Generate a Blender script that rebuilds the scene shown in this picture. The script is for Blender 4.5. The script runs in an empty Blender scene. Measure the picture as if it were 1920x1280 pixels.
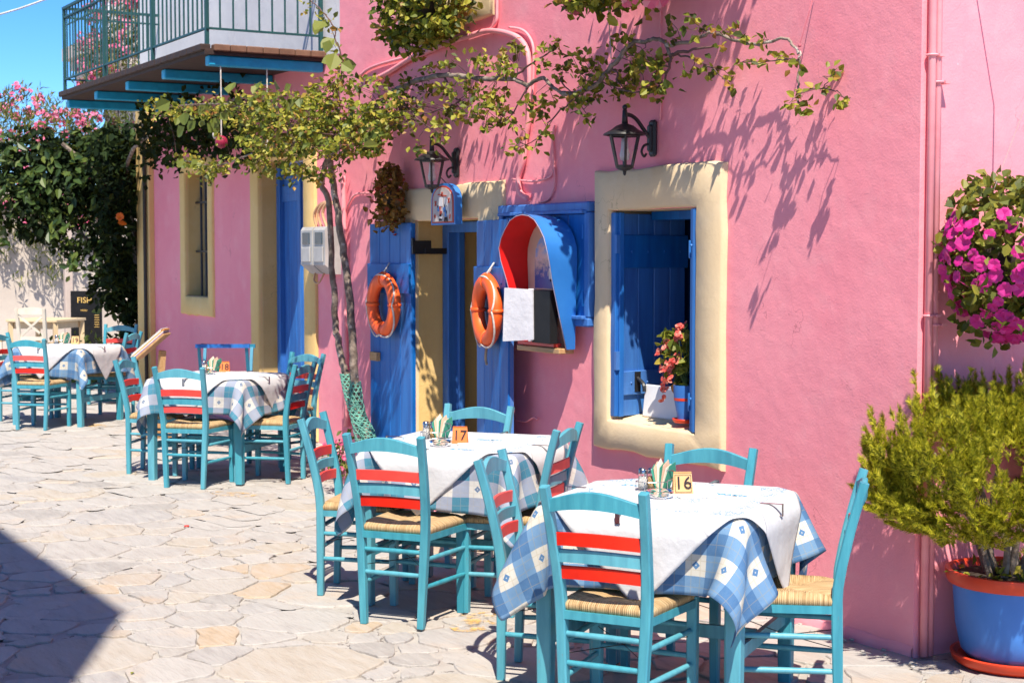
import bpy, bmesh, math, random
import numpy as np
from mathutils import Vector, Matrix, noise as mnoise

# ------------------------------------------------------------------ scene, camera, light
sc = bpy.context.scene
R = math.radians
rnd = random.Random(7)
nr = np.random.default_rng(11)

CAM = Vector((0.0, -4.82, 1.70))
PITCH = math.atan(165 / 3000)
cd = bpy.data.cameras.new('camera')
cam = bpy.data.objects.new('camera', cd)
sc.collection.objects.link(cam)
cam.location = CAM
cam.rotation_euler = (R(90) - PITCH, 0, R(60))
cd.lens = 56.25
cd.sensor_width = 36
cd.clip_end = 3000
cd.dof.use_dof = True
cd.dof.focus_distance = 7.6
cd.dof.aperture_fstop = 8.0
sc.camera = cam

SUNL = Vector((-0.51, 0.24, -0.88)).normalized()      # the way the light travels
w = bpy.data.worlds.new('World')
sc.world = w
w.use_nodes = True
nt = w.node_tree
sky = nt.nodes.new('ShaderNodeTexSky')
sky.sky_type = 'NISHITA'
sky.sun_disc = False
sky.sun_elevation = math.asin(-SUNL.z)
sky.sun_rotation = math.atan2(-SUNL.x, -SUNL.y)
sky.altitude = 2500
sky.air_density = 0.66
sky.dust_density = 0.0
sky.ozone_density = 3.0
bg = nt.nodes['Background']
hs = nt.nodes.new('ShaderNodeHueSaturation')
hs.inputs['Saturation'].default_value = 1.27
nt.links.new(sky.outputs[0], hs.inputs['Color'])
nt.links.new(hs.outputs[0], bg.inputs[0])
bg.inputs[1].default_value = 0.15
sd = bpy.data.lights.new('sun', 'SUN')
sd.energy = 4.8
sd.angle = R(0.5)
sd.color = (1.0, 0.92, 0.79)
so = bpy.data.objects.new('sun', sd)
sc.collection.objects.link(so)
so.rotation_euler = SUNL.to_track_quat('-Z', 'Y').to_euler()
so.location = (6, -4, 14)
sc.view_settings.view_transform = 'Standard'
sc.view_settings.look = 'None'
sc.view_settings.exposure = 0.77
sc.view_settings.gamma = 1.0
sc.cycles.max_bounces = 8
sc.cycles.diffuse_bounces = 4
sc.cycles.transparent_max_bounces = 12

# ------------------------------------------------------------------ geometry from the survey of the place
_ax = Vector((-math.cos(R(30)), 0.5, 0)); _rt = Vector((0.5, math.cos(R(30)), 0)); _up = Vector((0, 0, 1))
_fw = _ax * math.cos(PITCH) - _up * math.sin(PITCH)
_u2 = _up * math.cos(PITCH) + _ax * math.sin(PITCH)
def ray(x, y): return _fw + _rt * ((x - 960) / 3000) - _u2 * ((y - 640) / 3000)
def wp(x, y, d=0.0):
    """point d metres in front of the facade plane"""
    r = ray(x, y); return CAM + r * ((-d - CAM.y) / r.y)
def proj(P):
    v = Vector(P) - CAM; k = v.dot(_fw); return 960 + 3000 * v.dot(_rt) / k, 640 - 3000 * v.dot(_u2) / k

# ------------------------------------------------------------------ materials
def nodes(name):
    m = bpy.data.materials.new(name); m.use_nodes = True
    t = m.node_tree; b = t.nodes['Principled BSDF']
    return m, t, b
def mathn(t, op, a, b=None, c=None, clamp=False):
    n = t.nodes.new('ShaderNodeMath'); n.operation = op; n.use_clamp = clamp
    for i, v in enumerate((a, b, c)):
        if v is None: continue
        if isinstance(v, (int, float)): n.inputs[i].default_value = v
        else: t.links.new(v, n.inputs[i])
    return n.outputs[0]
def mixc(t, f, a, b, blend='MIX'):
    n = t.nodes.new('ShaderNodeMix'); n.data_type = 'RGBA'; n.blend_type = blend
    for key, v in ((0, f), (6, a), (7, b)):
        if isinstance(v, (int, float)): n.inputs[key].default_value = v
        elif isinstance(v, tuple): n.inputs[key].default_value = v if len(v) == 4 else (*v, 1)
        else: t.links.new(v, n.inputs[key])
    return n.outputs[2]
def noise(t, vec, scale, detail=4, rough=.55):
    n = t.nodes.new('ShaderNodeTexNoise'); n.inputs['Scale'].default_value = scale
    n.inputs['Detail'].default_value = detail; n.inputs['Roughness'].default_value = rough
    if vec is not None: t.links.new(vec, n.inputs['Vector'])
    return n.outputs['Fac']
def ramp(t, f, stops, interp='LINEAR'):
    n = t.nodes.new('ShaderNodeValToRGB'); e = n.color_ramp; e.interpolation = interp
    while len(e.elements) < len(stops): e.elements.new(.5)
    for el, (p, c) in zip(e.elements, stops):
        el.position = p; el.color = (*c, 1) if len(c) == 3 else c
    t.links.new(f, n.inputs[0]); return n.outputs[0]
def objcoord(t, stretch=None, shift=True):
    tc = t.nodes.new('ShaderNodeTexCoord'); v = tc.outputs['Object']
    mp = t.nodes.new('ShaderNodeMapping'); t.links.new(v, mp.inputs[0])
    if stretch: mp.inputs['Scale'].default_value = stretch
    if shift:
        oi = t.nodes.new('ShaderNodeObjectInfo')
        s = mathn(t, 'MULTIPLY', oi.outputs['Random'], 37.0)
        cb = t.nodes.new('ShaderNodeCombineXYZ')
        for i in range(3): t.links.new(s, cb.inputs[i])
        t.links.new(cb.outputs[0], mp.inputs['Location'])
    return mp.outputs[0]
def bumpn(t, b, h, strength, dist=.01):
    n = t.nodes.new('ShaderNodeBump'); n.inputs['Strength'].default_value = strength; n.inputs['Distance'].default_value = dist
    t.links.new(h, n.inputs['Height']); t.links.new(n.outputs[0], b.inputs['Normal'])
MATS = {}
def mat(name, c, rough=.6, c2=None, scale=6, lo=.35, hi=.65, bump=0., bscale=80, bdist=.004, metal=0., stretch=None, spec=.5, chips=None, vary=0.):
    if name in MATS: return MATS[name]
    m, t, b = nodes(name)
    v = objcoord(t, stretch)
    c2 = c2 or tuple(x * .82 for x in c)
    f = noise(t, v, scale, 5)
    col = ramp(t, f, [(lo, c2), (hi, c)])
    if chips:
        cf = noise(t, v, chips[0], 6, .65)
        msk = ramp(t, cf, [(chips[1], (0, 0, 0)), (chips[1] + .03, (1, 1, 1))])
        col = mixc(t, msk, col, chips[2])
    if vary:
        oi = t.nodes.new('ShaderNodeObjectInfo'); hv = t.nodes.new('ShaderNodeHueSaturation'); t.links.new(col, hv.inputs['Color'])
        t.links.new(mathn(t, 'ADD', mathn(t, 'MULTIPLY', oi.outputs['Random'], 2 * vary), 1 - vary), hv.inputs['Value']); t.links.new(mathn(t, 'ADD', mathn(t, 'MULTIPLY', oi.outputs['Random'], -.16), 1.04), hv.inputs['Saturation']); col = hv.outputs[0]
    t.links.new(col, b.inputs['Base Color'])
    b.inputs['Roughness'].default_value = rough
    b.inputs['Metallic'].default_value = metal
    b.inputs['Specular IOR Level'].default_value = spec
    if bump: bumpn(t, b, noise(t, v, bscale, 6, .6), bump, bdist)
    MATS[name] = m
    return m

def plaster(name, c, c2, c3, bs=1.0):
    m, t, b = nodes(name); v = objcoord(t, None, False)
    big = noise(t, v, .9, 6, .6); mid = noise(t, v, 5.0, 6, .6); fine = noise(t, v, 60, 6, .65)
    col = ramp(t, big, [(.3, c2), (.62, c)])
    col = mixc(t, ramp(t, mid, [(.52, (0, 0, 0)), (.78, (.55, .55, .55))]), col, c3)
    # faint rain runs: stretched noise
    mp = t.nodes.new('ShaderNodeMapping'); t.links.new(v, mp.inputs[0]); mp.inputs['Scale'].default_value = (7, 7, .5)
    st = noise(t, mp.outputs[0], 1.6, 5, .6)
    col = mixc(t, ramp(t, st, [(.56, (0, 0, 0)), (.8, (.35, .35, .35))]), col, c2)
    wv_ = t.nodes.new('ShaderNodeVectorMath'); wv_.operation = 'ADD'; t.links.new(v, wv_.inputs[0]); nz_ = t.nodes.new('ShaderNodeTexNoise'); nz_.inputs['Scale'].default_value = 3; nz_.inputs['Detail'].default_value = 5; t.links.new(v, nz_.inputs['Vector']); t.links.new(nz_.outputs['Color'], wv_.inputs[1])
    vc = t.nodes.new('ShaderNodeTexVoronoi'); vc.feature = 'DISTANCE_TO_EDGE'; vc.inputs['Scale'].default_value = 1.1; t.links.new(wv_.outputs[0], vc.inputs['Vector'])
    crk = mathn(t, 'MULTIPLY', mathn(t, 'LESS_THAN', vc.outputs['Distance'], .0035), ramp(t, noise(t, v, 1.7, 2), [(.54, (0, 0, 0)), (.6, (.4, .4, .4))]))
    col = mixc(t, crk, col, tuple(x * .45 for x in c2))
    chip = noise(t, v, 26, 3, .5)
    col = mixc(t, ramp(t, chip, [(.76, (0, 0, 0)), (.79, (.8, .8, .8))]), col, tuple(min(1, x * 1.15 + .06) for x in c))
    t.links.new(col, b.inputs['Base Color']); b.inputs['Roughness'].default_value = .85
    b.inputs['Specular IOR Level'].default_value = .25
    h = mathn(t, 'ADD', mathn(t, 'MULTIPLY', noise(t, v, 2.2, 3), 1.0), mathn(t, 'ADD', mathn(t, 'MULTIPLY', noise(t, v, 13, 3, .5), .30), mathn(t, 'MULTIPLY', noise(t, v, 95, 4, .6), .16)))
    bumpn(t, b, h, .5 * bs, .02)
    MATS[name] = m; return m

PINK = plaster('pink_plaster', (.94, .335, .39), (.89, .265, .33), (.95, .42, .46))
CREAM = plaster('cream_plaster', (.75, .585, .375), (.67, .495, .29), (.78, .63, .44), .8)
YELLOW = plaster('yellow_plaster', (.80, .56, .24), (.70, .46, .17), (.83, .62, .32), .8)
OCHRE = plaster('ochre_plaster', (.74, .50, .20), (.62, .38, .13), (.78, .56, .28), 1.1)
WHITEP = plaster('white_plaster', (.74, .73, .74), (.62, .61, .63), (.80, .79, .78), .7)
COURT = plaster('courtyard_plaster', (.56, .49, .43), (.46, .39, .34), (.62, .55, .49), .7)
BEIGEP = plaster('beige_plaster', (.60, .50, .44), (.50, .40, .35), (.66, .58, .52), .8)
TURQ = mat('turquoise_paint', (.062, .335, .420), .45, (.042, .26, .345), 7, .38, .62, bump=.3, bscale=30, stretch=(4, 4, .5), chips=(34, .68, (.22, .17, .13)), vary=.11)
TURQ2 = mat('turquoise_paint_light', (.085, .40, .50), .45, (.06, .33, .43), 5, bump=.1, bscale=35, chips=(38, .75, (.2, .16, .12)))
REDP = mat('red_paint', (.78, .030, .012), .42, (.62, .020, .010), 7, bump=.2, bscale=30, chips=(44, .70, (.62, .22, .15)), vary=.08)
BLUE = mat('blue_paint', (.006, .155, .52), .5, (.004, .105, .40), 5, .36, .64, bump=.3, bscale=22, stretch=(4, 4, .45), chips=(24, .68, (.06, .25, .58)), vary=.08)
BLUEL = mat('blue_paint_light', (.03, .19, .55), .45, (.02, .15, .47), 3, bump=.15, bscale=22)
BEAM = mat('beam_blue_paint', (.010, .40, .66), .5, (.008, .32, .56), 3, bump=.2, bscale=20, stretch=(.5, 4, 4))
DGREEN = mat('dark_green_iron', (.012, .075, .075), .5, (.008, .055, .06), 8)
BLACKI = mat('black_iron', (.012, .012, .014), .42, (.022, .020, .020), 20, bump=.2, bscale=90, chips=(55, .72, (.16, .15, .15)))
WOODB = mat('brown_wood', (.050, .024, .017), .75, (.026, .013, .010), 9, bump=.4, bscale=30, stretch=(4, .6, 4))
WOODT = mat('tan_wood', (.52, .32, .15), .6, (.40, .22, .09), 9, bump=.2, bscale=30, stretch=(.5, 5, 5))
BARK = mat('bark', (.30, .235, .19), .9, (.13, .095, .075), 16, .4, .6, bump=.9, bscale=45, bdist=.012, chips=(12, .60, (.48, .42, .37)))
TWIG = mat('twig_bark', (.16, .085, .075), .9, (.09, .05, .045), 20, bump=.4, bscale=60)
STEEL = mat('steel', (.55, .53, .52), .25, (.42, .40, .40), 12, metal=1.0)
WHITEB = mat('white_board', (.78, .78, .79), .4, (.70, .70, .72), 4)
PAPER = mat('paper', (.80, .77, .70), .8, (.72, .68, .60), 10)
GREYP = mat('grey_plastic', (.48, .47, .46), .5, (.36, .35, .34), 5, chips=(14, .66, (.30, .27, .24)))
DARK = mat('dark_void', (.018, .015, .014), .9, (.01, .009, .009), 2)
BLACKB = mat('black_cover', (.008, .008, .009), .55, (.012, .012, .013), 12, bump=.1, spec=.2)
ROPE = mat('white_rope', (.68, .63, .58), .9, (.50, .45, .40), 60, bump=.5, bscale=120)
ORANGE = mat('orange_plastic', (.95, .14, .018), .5, (.88, .10, .012), 5, bump=.15, bscale=12, chips=(26, .69, (.45, .04, .02)))
POTBLUE = mat('blue_pot_glaze', (.055, .21, .60), .5, (.035, .16, .50), 3, bump=.15, bscale=12, chips=(46, .72, (.45, .5, .6)))
POTRED = mat('red_pot_rim', (.70, .055, .012), .45, (.55, .035, .010), 6, chips=(50, .74, (.75, .35, .25)))
SOIL = mat('soil', (.05, .035, .025), .95, (.03, .02, .015), 30, bump=.8)
GREENMESH = mat('green_netting', (.16, .42, .33), .7, (.10, .30, .24), 30)
STRING = mat('grey_string', (.42, .36, .34), .9)
PINKC = mat('pink_cable', (.90, .35, .38), .6, (.84, .28, .32), 8)

def glass(name, tint=(1, 1, 1)):
    m, t, b = nodes(name); b.inputs['Base Color'].default_value = (*tint, 1)
    b.inputs['Transmission Weight'].default_value = 1; b.inputs['Roughness'].default_value = .03; b.inputs['IOR'].default_value = 1.27
    MATS[name] = m; return m
GLASS = glass('clear_glass')

def leafmat(name, stops, trans=.35, rough=.5):
    m, t, b = nodes(name)
    g = t.nodes.new('ShaderNodeNewGeometry')
    col = ramp(t, g.outputs['Random Per Island'], stops)
    t.links.new(col, b.inputs['Base Color']); b.inputs['Roughness'].default_value = rough
    b.inputs['Specular IOR Level'].default_value = .35 if rough < .7 else .12
    tr = t.nodes.new('ShaderNodeBsdfTranslucent'); t.links.new(mixc(t, .35, col, (.32, .36, .02)), tr.inputs[0])
    mx = t.nodes.new('ShaderNodeMixShader'); mx.inputs[0].default_value = trans
    t.links.new(b.outputs[0], mx.inputs[1]); t.links.new(tr.outputs[0], mx.inputs[2])
    t.links.new(mx.outputs[0], t.nodes['Material Output'].inputs[0])
    MATS[name] = m; return m
VINELEAF = leafmat('vine_leaf', [(0, (.03, .05, .008)), (.25, (.09, .125, .014)), (.55, (.24, .26, .026)), (.85, (.44, .40, .055)), (.95, (.42, .24, .05)), (1, (.26, .10, .03))])
SHADELEAF = leafmat('creeper_leaf_shade_tone', [(0, (.004, .009, .004)), (.5, (.010, .021, .007)), (.85, (.022, .040, .011)), (1, (.055, .078, .016))], .10, .75)  # near-black green: the creeper's shade is put into the leaf colour
OLEANDER = leafmat('oleander_leaf', [(0, (.035, .065, .014)), (.6, (.12, .15, .022)), (1, (.26, .26, .04))], .3)
THUJA = leafmat('thuja_leaf', [(0, (.07, .09, .007)), (.3, (.28, .29, .014)), (.7, (.60, .55, .028)), (1, (.72, .62, .06))], .45, .6)
DRYLEAF = leafmat('dry_leaf', [(0, (.10, .045, .012)), (.5, (.24, .11, .02)), (.8, (.32, .18, .04)), (1, (.40, .03, .03))], .2)
PETAL = leafmat('magenta_petal', [(0, (.58, .008, .20)), (.5, (.74, .020, .30)), (1, (.84, .07, .42))], .4)
PINKPETAL = leafmat('pink_petal', [(0, (.68, .07, .20)), (.6, (.80, .17, .33)), (1, (.85, .42, .52))], .3)
CORAL = leafmat('coral_petal', [(0, (.72, .05, .05)), (.6, (.82, .16, .13)), (1, (.85, .38, .28))], .3)
ORANGEP = leafmat('orange_petal', [(0, (.8, .08, .01)), (1, (.85, .22, .02))], .3)

# ------------------------------------------------------------------ mesh helpers
class MB:
    def __init__(s): s.v = []; s.f = []; s.n = 0; s.uv = None
    def add(s, v, f):
        k = s.n; s.v.extend([tuple(p) for p in v]); s.n += len(v); s.f.extend([tuple(i + k for i in q) for q in f]); return s
    def box(s, c, d, rot=None, bev=0.):
        c = Vector(c); h = Vector(d) / 2
        if bev <= 0:
            vs = [Vector((x * h.x, y * h.y, z * h.z)) for x in (-1, 1) for y in (-1, 1) for z in (-1, 1)]
            fs = [(0, 1, 3, 2), (4, 6, 7, 5), (0, 4, 5, 1), (2, 3, 7, 6), (0, 2, 6, 4), (1, 5, 7, 3)]
        else:
            bm = bmesh.new(); bmesh.ops.create_cube(bm, size=1)
            for q in bm.verts: q.co = Vector((q.co.x * d[0], q.co.y * d[1], q.co.z * d[2]))
            bmesh.ops.bevel(bm, geom=bm.edges[:], offset=bev, segments=1, affect='EDGES', clamp_overlap=True)
            bm.verts.index_update(); vs = [q.co.copy() for q in bm.verts]; fs = [tuple(x.index for x in f.verts) for f in bm.faces]; bm.free()
        if rot is not None: vs = [rot @ q for q in vs]
        return s.add([c + q for q in vs], fs)
    def bar(s, p0, p1, w, d, up=(0, 0, 1), bev=0.):
        p0 = Vector(p0); p1 = Vector(p1); z = (p1 - p0); L = z.length; z.normalize()
        u = Vector(up)
        if abs(u.normalized().dot(z)) > .95: u = Vector((0, 1, 0))
        x = u.cross(z).normalized(); y = z.cross(x)
        M3 = Matrix((x, y, z)).transposed()
        return s.box((p0 + p1) / 2, (w, d, L), M3, bev)
    def sweep(s, pts, sec, caps=True, up=(0, 1, 0), scales=None):
        pts = [Vector(p) for p in pts]; n = len(sec); vs = []; fs = []
        prev = None
        for i, p in enumerate(pts):
            t = (pts[min(i + 1, len(pts) - 1)] - pts[max(i - 1, 0)]).normalized()
            if prev is None:
                u = Vector(up)
                if abs(u.dot(t)) > .95: u = Vector((1, 0, 0))
                x = u.cross(t).normalized()
            else:
                x = (prev - t * prev.dot(t)).normalized()
            prev = x; y = t.cross(x); k = 1 if scales is None else scales[i]
            vs += [p + x * (a * k) + y * (b * k) for a, b in sec]
        for i in range(len(pts) - 1):
            for j in range(n):
                a = i * n + j; b = i * n + (j + 1) % n
                fs.append((a, b, b + n, a + n))
        if caps: fs.append(tuple(range(n - 1, -1, -1))); fs.append(tuple((len(pts) - 1) * n + j for j in range(n)))
        return s.add(vs, fs)
    def tube(s, pts, r, n=8, caps=True):
        if isinstance(r, (int, float)): r = [r] * len(pts)
        sec = [(math.cos(2 * math.pi * i / n), math.sin(2 * math.pi * i / n)) for i in range(n)]
        return s.sweep(pts, sec, caps, scales=r)
    def lathe(s, prof, c=(0, 0, 0), n=32, close=False):
        c = Vector(c); vs = []; fs = []; m = len(prof)
        for i in range(n):
            a = 2 * math.pi * i / n
            vs += [c + Vector((r * math.cos(a), r * math.sin(a), z)) for r, z in prof]
        for i in range(n):
            for j in range(m - 1):
                a = i * m + j; b = ((i + 1) % n) * m + j
                fs.append((a, b, b + 1, a + 1))
        return s.add(vs, fs)
    def prism(s, poly, o, ux, uy, depth):
        """polygon in the (ux,uy) plane at o, extruded by depth along ux x uy"""
        o = Vector(o); ux = Vector(ux); uy = Vector(uy); nz = ux.cross(uy).normalized() * depth; n = len(poly)
        a = [o + ux * p + uy * q for p, q in poly]
        return s.add(a + [q + nz for q in a], [tuple(range(n - 1, -1, -1)), tuple(range(n, 2 * n))] + [(i, (i + 1) % n, n + (i + 1) % n, n + i) for i in range(n)])
    def ball(s, c, r, n=10, m=7, sq=(1, 1, 1)):
        c = Vector(c); vs = [c + Vector((0, 0, r * sq[2]))]; fs = []
        for j in range(1, m):
            th = math.pi * j / m
            for i in range(n):
                a = 2 * math.pi * i / n
                vs.append(c + Vector((r * math.sin(th) * math.cos(a) * sq[0], r * math.sin(th) * math.sin(a) * sq[1], r * math.cos(th) * sq[2])))
        vs.append(c - Vector((0, 0, r * sq[2])))
        for i in range(n):
            fs.append((0, 1 + i, 1 + (i + 1) % n)); e = 1 + (m - 2) * n
            fs.append((len(vs) - 1, e + (i + 1) % n, e + i))
        for j in range(m - 2):
            for i in range(n):
                a = 1 + j * n + i; b = 1 + j * n + (i + 1) % n
                fs.append((a, a + n, b + n, b))
        return s.add(vs, fs)
    def torus(s, c, Rr, r, ax, ay, n=28, m=10, sq=1.0):
        c = Vector(c); ax = Vector(ax); ay = Vector(ay); az = ax.cross(ay); vs = []; fs = []
        for i in range(n):
            a = 2 * math.pi * i / n; d = ax * math.cos(a) + ay * math.sin(a)
            for j in range(m):
                b = 2 * math.pi * j / m
                vs.append(c + d * (Rr + r * math.cos(b)) + az * (r * sq * math.sin(b)))
        for i in range(n):
            for j in range(m):
                fs.append((i * m + j, ((i + 1) % n) * m + j, ((i + 1) % n) * m + (j + 1) % m, i * m + (j + 1) % m))
        return s.add(vs, fs)
    def mesh(s, name, m, smooth=False, auto=None):
        me = bpy.data.meshes.new(name); me.from_pydata(s.v, [], s.f); me.materials.append(m)
        if smooth: me.polygons.foreach_set('use_smooth', [True] * len(me.polygons))
        if auto is not None:
            me.polygons.foreach_set('use_smooth', [True] * len(me.polygons))
            me.set_sharp_from_angle(angle=R(auto))
        me.update(); return me
    def build(s, name, m, parent=None, world=True, smooth=False, auto=None):
        """one mesh object; world=True: the points are world points and the parent may stand anywhere"""
        if parent is not None and world:
            o = parent
            off = Vector((0, 0, 0))
            while o is not None: off += o.location; o = o.parent
            s.v = [tuple(Vector(p) - off) for p in s.v]
        me = s.mesh(name, m, smooth, auto)
        o = bpy.data.objects.new(name, me); sc.collection.objects.link(o); o.parent = parent
        return o
def tag(o, label=None, cat=None, group=None, kind=None):
    if label: o['label'] = label
    if cat: o['category'] = cat
    if group: o['group'] = group
    if kind: o['kind'] = kind
    return o
def thing(name, loc, label, cat, group=None, rz=0):
    o = bpy.data.objects.new(name, None); sc.collection.objects.link(o); o.empty_display_size = .1
    o.location = loc; o.rotation_euler = (0, 0, rz); return tag(o, label, cat, group)
def copy_tree(o, parent=None):
    c = o.copy(); sc.collection.objects.link(c); c.parent = parent
    for ch in [x for x in bpy.data.objects if x.parent == o]: copy_tree(ch, c)
    return c
def textmesh(s, size, depth=.0006):
    cu = bpy.data.curves.new('lettering', 'FONT'); cu.body = s; cu.size = size; cu.extrude = depth; cu.align_x = 'CENTER'; cu.align_y = 'CENTER'; cu.resolution_u = 3
    o = bpy.data.objects.new('lettering', cu); sc.collection.objects.link(o)
    dg = bpy.context.evaluated_depsgraph_get(); dg.update()
    me = bpy.data.meshes.new_from_object(o.evaluated_get(dg)); bpy.data.objects.remove(o); return me

def leaves(pts, nrm_bias, size, seed=0, aspect=1.5, spread=1.0, droop=0.0, fold=.25, sizevar=.35):
    """folded ovate leaves at pts; returns an MB"""
    g = np.random.default_rng(seed); P = np.asarray(pts, float); n = len(P); mb = MB()
    if n == 0: return mb
    N = g.normal(size=(n, 3)) * spread + np.asarray(nrm_bias, float); N /= np.linalg.norm(N, axis=1)[:, None]
    T = g.normal(size=(n, 3)); T[:, 2] -= droop; T -= N * (T * N).sum(1)[:, None]; T /= np.linalg.norm(T, axis=1)[:, None]
    B = np.cross(N, T); L = size * (1 + sizevar * g.uniform(-1, 1, n)); W = L / aspect
    V = np.zeros((n, 6, 3)); Lc = L[:, None]; Wc = W[:, None]
    V[:, 0] = P
    V[:, 1] = P + T * Lc * .38 + B * Wc * .5 + N * Wc * fold
    V[:, 2] = P + T * Lc * .78 + B * Wc * .30 + N * Wc * fold * .6
    V[:, 3] = P + T * Lc
    V[:, 4] = P + T * Lc * .78 - B * Wc * .30 + N * Wc * fold * .6
    V[:, 5] = P + T * Lc * .38 - B * Wc * .5 + N * Wc * fold
    base = (np.arange(n) * 6)[:, None]
    F = np.concatenate([np.concatenate([base + 0, base + 1, base + 2, base + 3], 1), np.concatenate([base + 0, base + 3, base + 4, base + 5], 1)])
    mb.v = [tuple(x) for x in V.reshape(-1, 3)]; mb.f = [tuple(int(i) for i in q) for q in F]; mb.n = len(mb.v)
    return mb
def flowers(pts, out, size, seed=0, petals=5, cup=.35, spread=.5):
    """small open flowers: petals round a centre"""
    g = np.random.default_rng(seed); mb = MB()
    for p in pts:
        p = Vector(p); n = (Vector(out) + Vector(g.normal(size=3)) * spread).normalized()
        x = n.orthogonal().normalized(); y = n.cross(x); s_ = size * g.uniform(.75, 1.2); a0 = g.uniform(0, 6)
        for k in range(petals):
            a = a0 + 2 * math.pi * k / petals; w_ = math.pi / petals * 1.1
            d0 = x * math.cos(a - w_) + y * math.sin(a - w_); d1 = x * math.cos(a) + y * math.sin(a); d2 = x * math.cos(a + w_) + y * math.sin(a + w_)
            e0 = x * math.cos(a - w_ * .5) + y * math.sin(a - w_ * .5); e1 = x * math.cos(a + w_ * .5) + y * math.sin(a + w_ * .5)
            mb.add([p, p + d0 * s_ * .80 + n * s_ * cup, p + e0 * s_ + n * s_ * cup * .7, p + e1 * s_ + n * s_ * cup * 1.0, p + d2 * s_ * .80 + n * s_ * cup], [(0, 1, 2, 3, 4)])
    return mb
def smooth_path(pts, k=4):
    """Catmull-Rom through the points"""
    P = [Vector(p) for p in pts]; out = []
    for i in range(len(P) - 1):
        a, b, c, d = P[max(i - 1, 0)], P[i], P[i + 1], P[min(i + 2, len(P) - 1)]
        for j in range(k):
            t = j / k
            out.append(.5 * (2 * b + (c - a) * t + (2 * a - 5 * b + 4 * c - d) * t * t + (3 * b - a - 3 * c + d) * t ** 3))
    return out + [P[-1]]
# ------------------------------------------------------------------ ground and paving
GROUND = mat('far_ground', (.42, .38, .34), .95, (.34, .30, .27), 2, bump=.3)
tag(MB().add([(-400, -400, -.04), (400, -400, -.04), (400, 400, -.04), (-400, 400, -.04)], [(0, 1, 2, 3)]).build('ground', GROUND), kind='structure')

def stonemat():
    m, t, b = nodes('flagstone'); v = objcoord(t)
    oi = t.nodes.new('ShaderNodeObjectInfo')
    base = ramp(t, oi.outputs['Random'], [(0, (.33, .305, .285)), (.22, (.40, .37, .345)), (.45, (.44, .41, .38)), (.66, (.36, .34, .33)), (.78, (.45, .385, .305)), (.9, (.39, .365, .345)), (1, (.47, .355, .24))])
    mp = t.nodes.new('ShaderNodeMapping'); t.links.new(v, mp.inputs[0]); mp.inputs['Scale'].default_value = (1.2, 5.5, 3); mp.inputs['Rotation'].default_value = (0, 0, R(35))
    gr = noise(t, mp.outputs[0], 3.2, 8, .68)
    col = mixc(t, ramp(t, gr, [(.40, (.0, .0, .0)), (.70, (.6, .6, .6))]), base, (.51, .485, .455))
    col = mixc(t, ramp(t, noise(t, v, 2.3, 6, .6), [(.57, (0, 0, 0)), (.76, (.5, .5, .5))]), col, (.56, .40, .26))
    col = mixc(t, ramp(t, gr, [(.25, (.7, .7, .7)), (.42, (0, 0, 0))]), col, (.27, .24, .225))
    col = mixc(t, ramp(t, noise(t, v, 38, 5, .7), [(.66, (0, 0, 0)), (.74, (.45, .45, .45))]), col, (.27, .23, .20))
    t.links.new(col, b.inputs['Base Color']); b.inputs['Roughness'].default_value = .62; b.inputs['Specular IOR Level'].default_value = .35
    h = mathn(t, 'ADD', mathn(t, 'MULTIPLY', gr, 1.5), mathn(t, 'MULTIPLY', noise(t, v, 45, 6, .65), .35))
    bumpn(t, b, h, .8, .014); MATS['flagstone'] = m; return m
STONE = stonemat()
MORTAR = mat('mortar', (.43, .40, .365), .95, (.35, .32, .295), 7, bump=.7, bscale=60, bdist=.008, chips=(16, .60, (.17, .15, .14)))
pv = MB()
nx, ny = 66, 16
for j in range(ny + 1):
    for i in range(nx + 1):
        x = -31 + 33 * i / nx; y = -6.5 + 8.2 * j / ny
        pv.v.append((x, y, -.013 + .004 * mnoise.noise(Vector((x * 1.3, y * 1.3, 0)))))
for j in range(ny):
    for i in range(nx):
        a = j * (nx + 1) + i; pv.f.append((a, a + 1, a + nx + 2, a + nx + 1))
pavement = tag(pv.build('pavement', MORTAR, smooth=True), kind='structure')

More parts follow.
